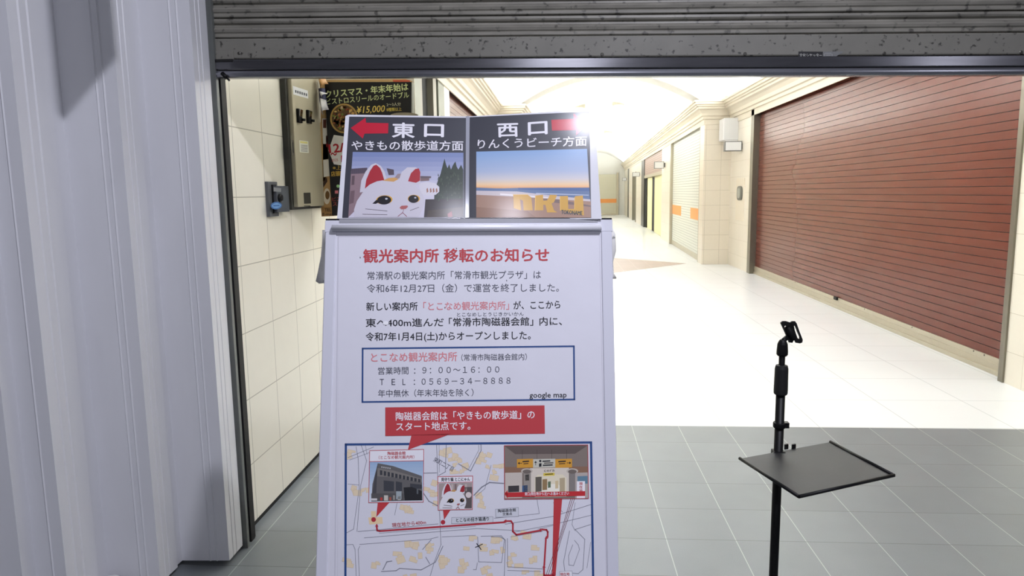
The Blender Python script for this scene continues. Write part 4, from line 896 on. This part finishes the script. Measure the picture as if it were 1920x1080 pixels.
IN(1350, 198, 1600, 380, (214, 204, 190), 3.7); pr.text('cera', *m_(1440, 222), *m_(1508, 218), 8, (84, 72, 66), 4.2); IN(1436, 230, 1508, 248, (214, 190, 70), 4.1); IN(1446, 235, 1498, 241, (90, 76, 30), 4.4)
pr.fill(mm((1380, 262), (1400, 240), (1560, 238), (1585, 262), (1585, 380), (1380, 384)), (226, 216, 190), 4); pr.fill(mm((1470, 300), (1530, 298), (1570, 350), (1410, 352)), (240, 236, 220), 4.3)
for x, y, w, h, c in ((1385, 255, 40, 95, (96, 90, 80)), (1430, 270, 30, 70, (146, 120, 84)), (1465, 285, 18, 40, (92, 110, 84)), (1540, 262, 34, 90, (180, 164, 134)), (1512, 280, 20, 50, (210, 190, 150)), (1310, 225, 46, 140, (150, 142, 134)), (1604, 225, 34, 135, (130, 124, 120)), (1300, 310, 34, 45, (60, 90, 130)), (1210, 312, 70, 40, (60, 56, 58)), (1318, 240, 26, 40, (80, 76, 74))): IN(x, y, x + w, y + h, c, 4.4)
for cx in (1330, 1622): pr.disc(*m_(cx, 216), 11, 5, (190, 180, 168), 4.5, 20); pr.disc(*m_(cx, 220), 8, 4, (110, 100, 94), 4.6, 20)
pr.fill(mm((1190, 354), (1704, 345), (1704, 376), (1206, 384)), (190, 44, 50), 5); pr.fill(mm((1206, 338), (1206, 392), (1186, 362)), (190, 44, 50), 5)
pr.text('東口(現在地から左)へお進みください', *m_(1316, 372), *m_(1600, 368), 6.8, WHT, 5.4, 0.012)
pr.fill(mm((1650, 282), (1703, 281), (1703, 390), (1650, 391)), (236, 232, 236), 5.6); pr.vtext('現在地', m_(1677, 0)[0], m_(0, 286)[1], m_(0, 352)[1], 6.2, (176, 50, 58), 6, 0.02); pr.fill(mm((1650, 346), (1703, 345), (1703, 376), (1650, 377)), (190, 44, 50), 6)
pr.line(mm((1185, 53), (1721, 48), (1726, 392), (1187, 397)), 1.1, (176, 50, 58), 6, True)
# stray specks on the film
for x, y in ((675.5, 483), (856, 466), (801, 535), (950, 526), (834, 577), (776, 601), (1035, 608), (735, 735)): pr.fill([(x - .8, y - 1.8), (x + .9, y - .4), (x + .4, y + 1.6), (x - .4, y + .8)], (40, 40, 46), 3)
tag(pr.build('notice_poster', weld=False), 'white relocation notice with red headline and street map on the sign stand', 'poster')

# ------------------------------------------------------------------ direction sign standing on the top of the stand
W2_t = tt + 0.02
wd = (ray(632, 409) - ray(1127, 408)).length * W2_t; tT = wd / (ray(648, 216) - ray(1113, 208)).length
A0, A1, A2 = at_depth(632, 409, W2_t), at_depth(877, 409, W2_t), at_depth(648, 216, tT)
nl = (A1 - A0).cross(A2 - A0).normalized(); nl = -nl if nl.y > 0 else nl
SL = plane_surface(A0, nl)
h0, h1 = SL(877, 219), SL(877, 409); R1 = at_depth(1127, 408, W2_t * 0.985)
nr = (R1 - h1).cross(h0 - h1).normalized(); nr = -nr if nr.y > 0 else nr
SR = plane_surface(h1, nr)
root = thing('direction_sign', 'laminated black direction sign with two red arrows on top of the sign stand', 'sign')
M_LAM = mat('laminate_edge', (206, 206, 212), rough=0.16, coat=0.6, coat_rough=0.08)
b = MB()
front = [SL(632, 412), SL(648, 217), SL(654, 215.5), h0, SR(877, 412)]
b.poly([SL(632, 412), SL(877, 412), h0 + Vector((0, 0, 0)), SL(654, 215.5), SL(648, 218)], M_LAM); b.poly([SR(877, 412), SR(1128, 411), SR(1113.5, 206), SR(1109, 205.5), h0], M_LAM)
o = b.build('laminate_sheet', root); md = o.modifiers.new('thick', 'SOLIDIFY'); md.thickness = 0.0012; md.offset = 1
GK = dict(gap=0.00022, rough=0.30, coat=0.6, coat_rough=0.14, pfx='sign')
BK_, WH_, AR = (56, 57, 65), (216, 214, 220), (178, 30, 52)  # black raised so the ink colour holds the laminate's glare haze
pr = Print(SL, nl, **GK)
pr.fill([(655.2, 219.5), (874, 221.7), (873, 409), (642, 409)], BK_, 8)
pr.fill([(657.8, 241), (685.8, 221.7), (686.6, 231), (728.6, 232), (727.8, 251), (683.9, 251.4), (680.6, 260.6)], AR, 9)
pr.text('東', 735.8, 256.2, 777, 257, 30, WH_, 9, 0.032); pr.text('口', 796, 255.2, 831.5, 256, 29, WH_, 9, 0.038); pr.text('やきもの散歩道方面', 659.5, 281, 868.5, 281.6, 19.6, WH_, 9, 0.014)
pr.quad_grid((661.7, 285.7), (869, 287.3), (868.6, 409), (653.4, 409), 1, 14, lambda u, v: tuple(int(a + (c - a) * min(1, v * 1.8)) for a, c in zip((112, 126, 168), (196, 192, 206))), 9)
def c4_(x, y): return (580 + x / 3.857, 140 + y / 3.857)
def cc(*pts): return [c4_(*q) for q in pts]
pr.fill(cc((303, 700), (420, 690), (420, 900), (283, 1035)), (134, 112, 118), 9.5); pr.fill(cc((305, 684), (420, 676), (420, 716), (303, 722)), (84, 74, 86), 9.7); pr.fill(cc((310, 735), (330, 733), (326, 800), (306, 802)), (92, 76, 82), 9.8); pr.fill(cc((300, 845), (330, 840), (322, 930), (290, 940)), (106, 86, 92), 9.8)
pr.fill(cc((560, 680), (612, 690), (614, 728), (575, 730)), (84, 74, 84), 9.5); pr.fill(cc((795, 736), (882, 738), (880, 752), (795, 756)), (96, 86, 92), 9.5); pr.fill(cc((800, 752), (868, 752), (868, 770), (800, 775)), (120, 100, 100), 9.5); pr.fill(cc((640, 720), (680, 720), (670, 752), (612, 756)), (146, 130, 134), 9.5)
for i in range(8): pr.line(cc((315 + i * 14, 684 - i), (313 + i * 14, 716 - i)), .4, (60, 54, 64), 10)
tr = [(905, 850), (930, 770), (950, 720), (965, 660), (978, 610), (990, 655), (1000, 680), (1012, 650), (1025, 690), (1036, 664), (1050, 640), (1058, 632), (1066, 668), (1078, 690), (1098, 655), (1113, 690), (1113, 1035), (900, 1035)]
pr.fill(cc(*tr), (46, 56, 48), 9.6)
rr = random.Random(9)
for _ in range(60):
    x, y = rr.uniform(930, 1100), rr.uniform(700, 900); pr.fill(cc((x, y), (x + rr.uniform(4, 10), y + 18), (x - rr.uniform(2, 8), y + 22)), rr.choice([(60, 72, 58), (36, 44, 40), (70, 80, 66)]), 9.9)
pr.fill(cc((840, 905), (1113, 900), (1113, 1035), (830, 1035)), (50, 44, 46), 9.8); pr.fill(cc((860, 985), (1113, 960), (1113, 1035), (850, 1035)), (66, 56, 52), 10); pr.fill(cc((1000, 1010), (1030, 990), (1036, 1030), (1004, 1034)), (140, 80, 84), 10.2)
pr.fill(cc((790, 790), (850, 778), (910, 788), (940, 815), (940, 850), (915, 872), (860, 880), (810, 865)), (200, 196, 204), 10)
for x in (848, 872, 893, 915): pr.fill(cc((x, 830), (x + 9, 822), (x + 14, 850), (x + 2, 858)), (150, 106, 92), 10.3)
cat_head(pr, lambda u, v: c4_(325 + u * 520, 655 + v * 385), 10.6, (192, 188, 198))
p = pr.build('east_panel', root, weld=False); p['label'] = 'left half with arrow pointing left and white cat statue photo'
pr = Print(SR, nr, **GK)
pr.fill([(880.7, 220.6), (1105, 210), (1108.5, 409), (879.4, 409)], BK_, 8)
pr.fill([(1033.7, 225.6), (1075.7, 223.5), (1075.7, 214.4), (1103.2, 233.9), (1080.4, 254), (1080, 245), (1035, 245.8)], AR, 9)
pr.text('西', 933.4, 255.8, 971.5, 254.6, 29, WH_, 9, 0.032); pr.text('口', 991, 252.6, 1026, 250.2, 29.5, WH_, 9, 0.038, up=(-.02, -1)); pr.text('りんくうビーチ方面', 896, 278.6, 1100, 272.6, 19.6, WH_, 9, 0.014, up=(0, -1))
def c5_(x, y): return (860 + x / 3.857, 140 + y / 3.857)
def c5(*pts): return [c5_(*q) for q in pts]
stops = [(0, (128, 158, 196)), (.30, (160, 172, 196)), (.42, (196, 190, 190)), (.50, (226, 190, 146)), (.545, (216, 158, 108))]
def skyc(v):
    v *= .55
    for (a, ca), (c, cb) in zip(stops, stops[1:]):
        if v <= c: return tuple(int(x + (y - x) * (v - a) / (c - a)) for x, y in zip(ca, cb))
    return stops[-1][1]
pr.quad_grid(c5_(128, 560), c5_(928, 540), c5_(945, 825), c5_(128, 825), 1, 22, lambda u, v: skyc(v), 9)
pr.fill(c5((128, 820), (300, 826), (430, 822), (945, 822), (950, 915), (540, 880), (128, 850)), (92, 112, 146), 9.4); pr.fill(c5((430, 822), (945, 820), (946, 846), (430, 834)), (70, 96, 142), 9.6)
pr.fill(c5((128, 842), (420, 848), (700, 880), (952, 905), (954, 935), (560, 900), (128, 882)), (190, 180, 182), 9.7); pr.fill(c5((300, 862), (700, 893), (700, 900), (300, 874)), (220, 214, 214), 9.9); pr.fill(c5((560, 858), (940, 872), (940, 878), (560, 866)), (170, 178, 196), 9.8)
pr.fill(c5((128, 872), (420, 886), (955, 920), (956, 1037), (128, 1037)), (154, 122, 104), 9.8); pr.fill(c5((128, 960), (500, 990), (560, 1037), (128, 1037)), (138, 106, 88), 10); pr.fill(c5((560, 900), (720, 905), (956, 950), (956, 960), (700, 930)), (116, 96, 92), 10)
YL, YD = (196, 152, 66), (224, 182, 88)
def letter(pts, k=10.4): pr.fill(c5(*pts), YL, k)
letter([(395, 872), (500, 872), (525, 890), (536, 985), (470, 985), (465, 915), (445, 905), (452, 985), (400, 970)])
letter([(556, 878), (610, 872), (612, 915), (640, 912), (660, 872), (712, 874), (690, 925), (672, 935), (690, 985), (715, 1000), (640, 1000), (628, 945), (612, 945), (612, 985), (550, 985)])
letter([(733, 882), (790, 880), (792, 975), (838, 975), (842, 882), (898, 878), (906, 1022), (735, 985)])
for a, c in (((733, 882), (735, 985)), ((838, 890), (838, 975)), ((556, 878), (552, 985)), ((395, 872), (500, 872))): pr.line([c5_(*a), c5_(*c)], 1.0, YD, 10.7)
pr.text('TOKONAME', *c5_(742, 1010), *c5_(892, 1019), 10.6, (40, 56, 60), 11.2, 0.03)
p = pr.build('west_panel', root, weld=False); p['label'] = 'right half with arrow pointing right and beach sunset photo'
b = MB(); e = nl * 0.0028
b.poly([SL(873.8, 219) + e, SL(880.2, 219) + e, SL(879.6, 409) + e, SL(872.8, 409) + e], mat('clear_strip', (150, 152, 162), rough=0.12, coat=0.8)); b.build('clear_seam', root)
b = MB(); pr = Print(plane_surface(loc(0, 0, 0.0012), N), N, pfx='tape'); pr.poly([pr.P(*q, 0) for q in ((636, 418), (1121, 417), (1121, 409.6), (636, 410.6))], M_TAPE); pr.build('grey_tape', root)

# ------------------------------------------------------------------ every empty sits at the base of its thing
bpy.context.view_layer.update()
for o in list(COL.objects):
    if o.type == 'EMPTY' and o.parent is None:
        P = [c.matrix_world @ Vector(q) for c in o.children_recursive if c.type == 'MESH' for q in c.bound_box]
        lo = [min(p[i] for p in P) for i in range(3)]; hi = [max(p[i] for p in P) for i in range(3)]
        base = Vector(((lo[0] + hi[0]) / 2, (lo[1] + hi[1]) / 2, lo[2]))
        o.location = base
        for c in o.children: c.matrix_parent_inverse = Matrix.Translation(-base)
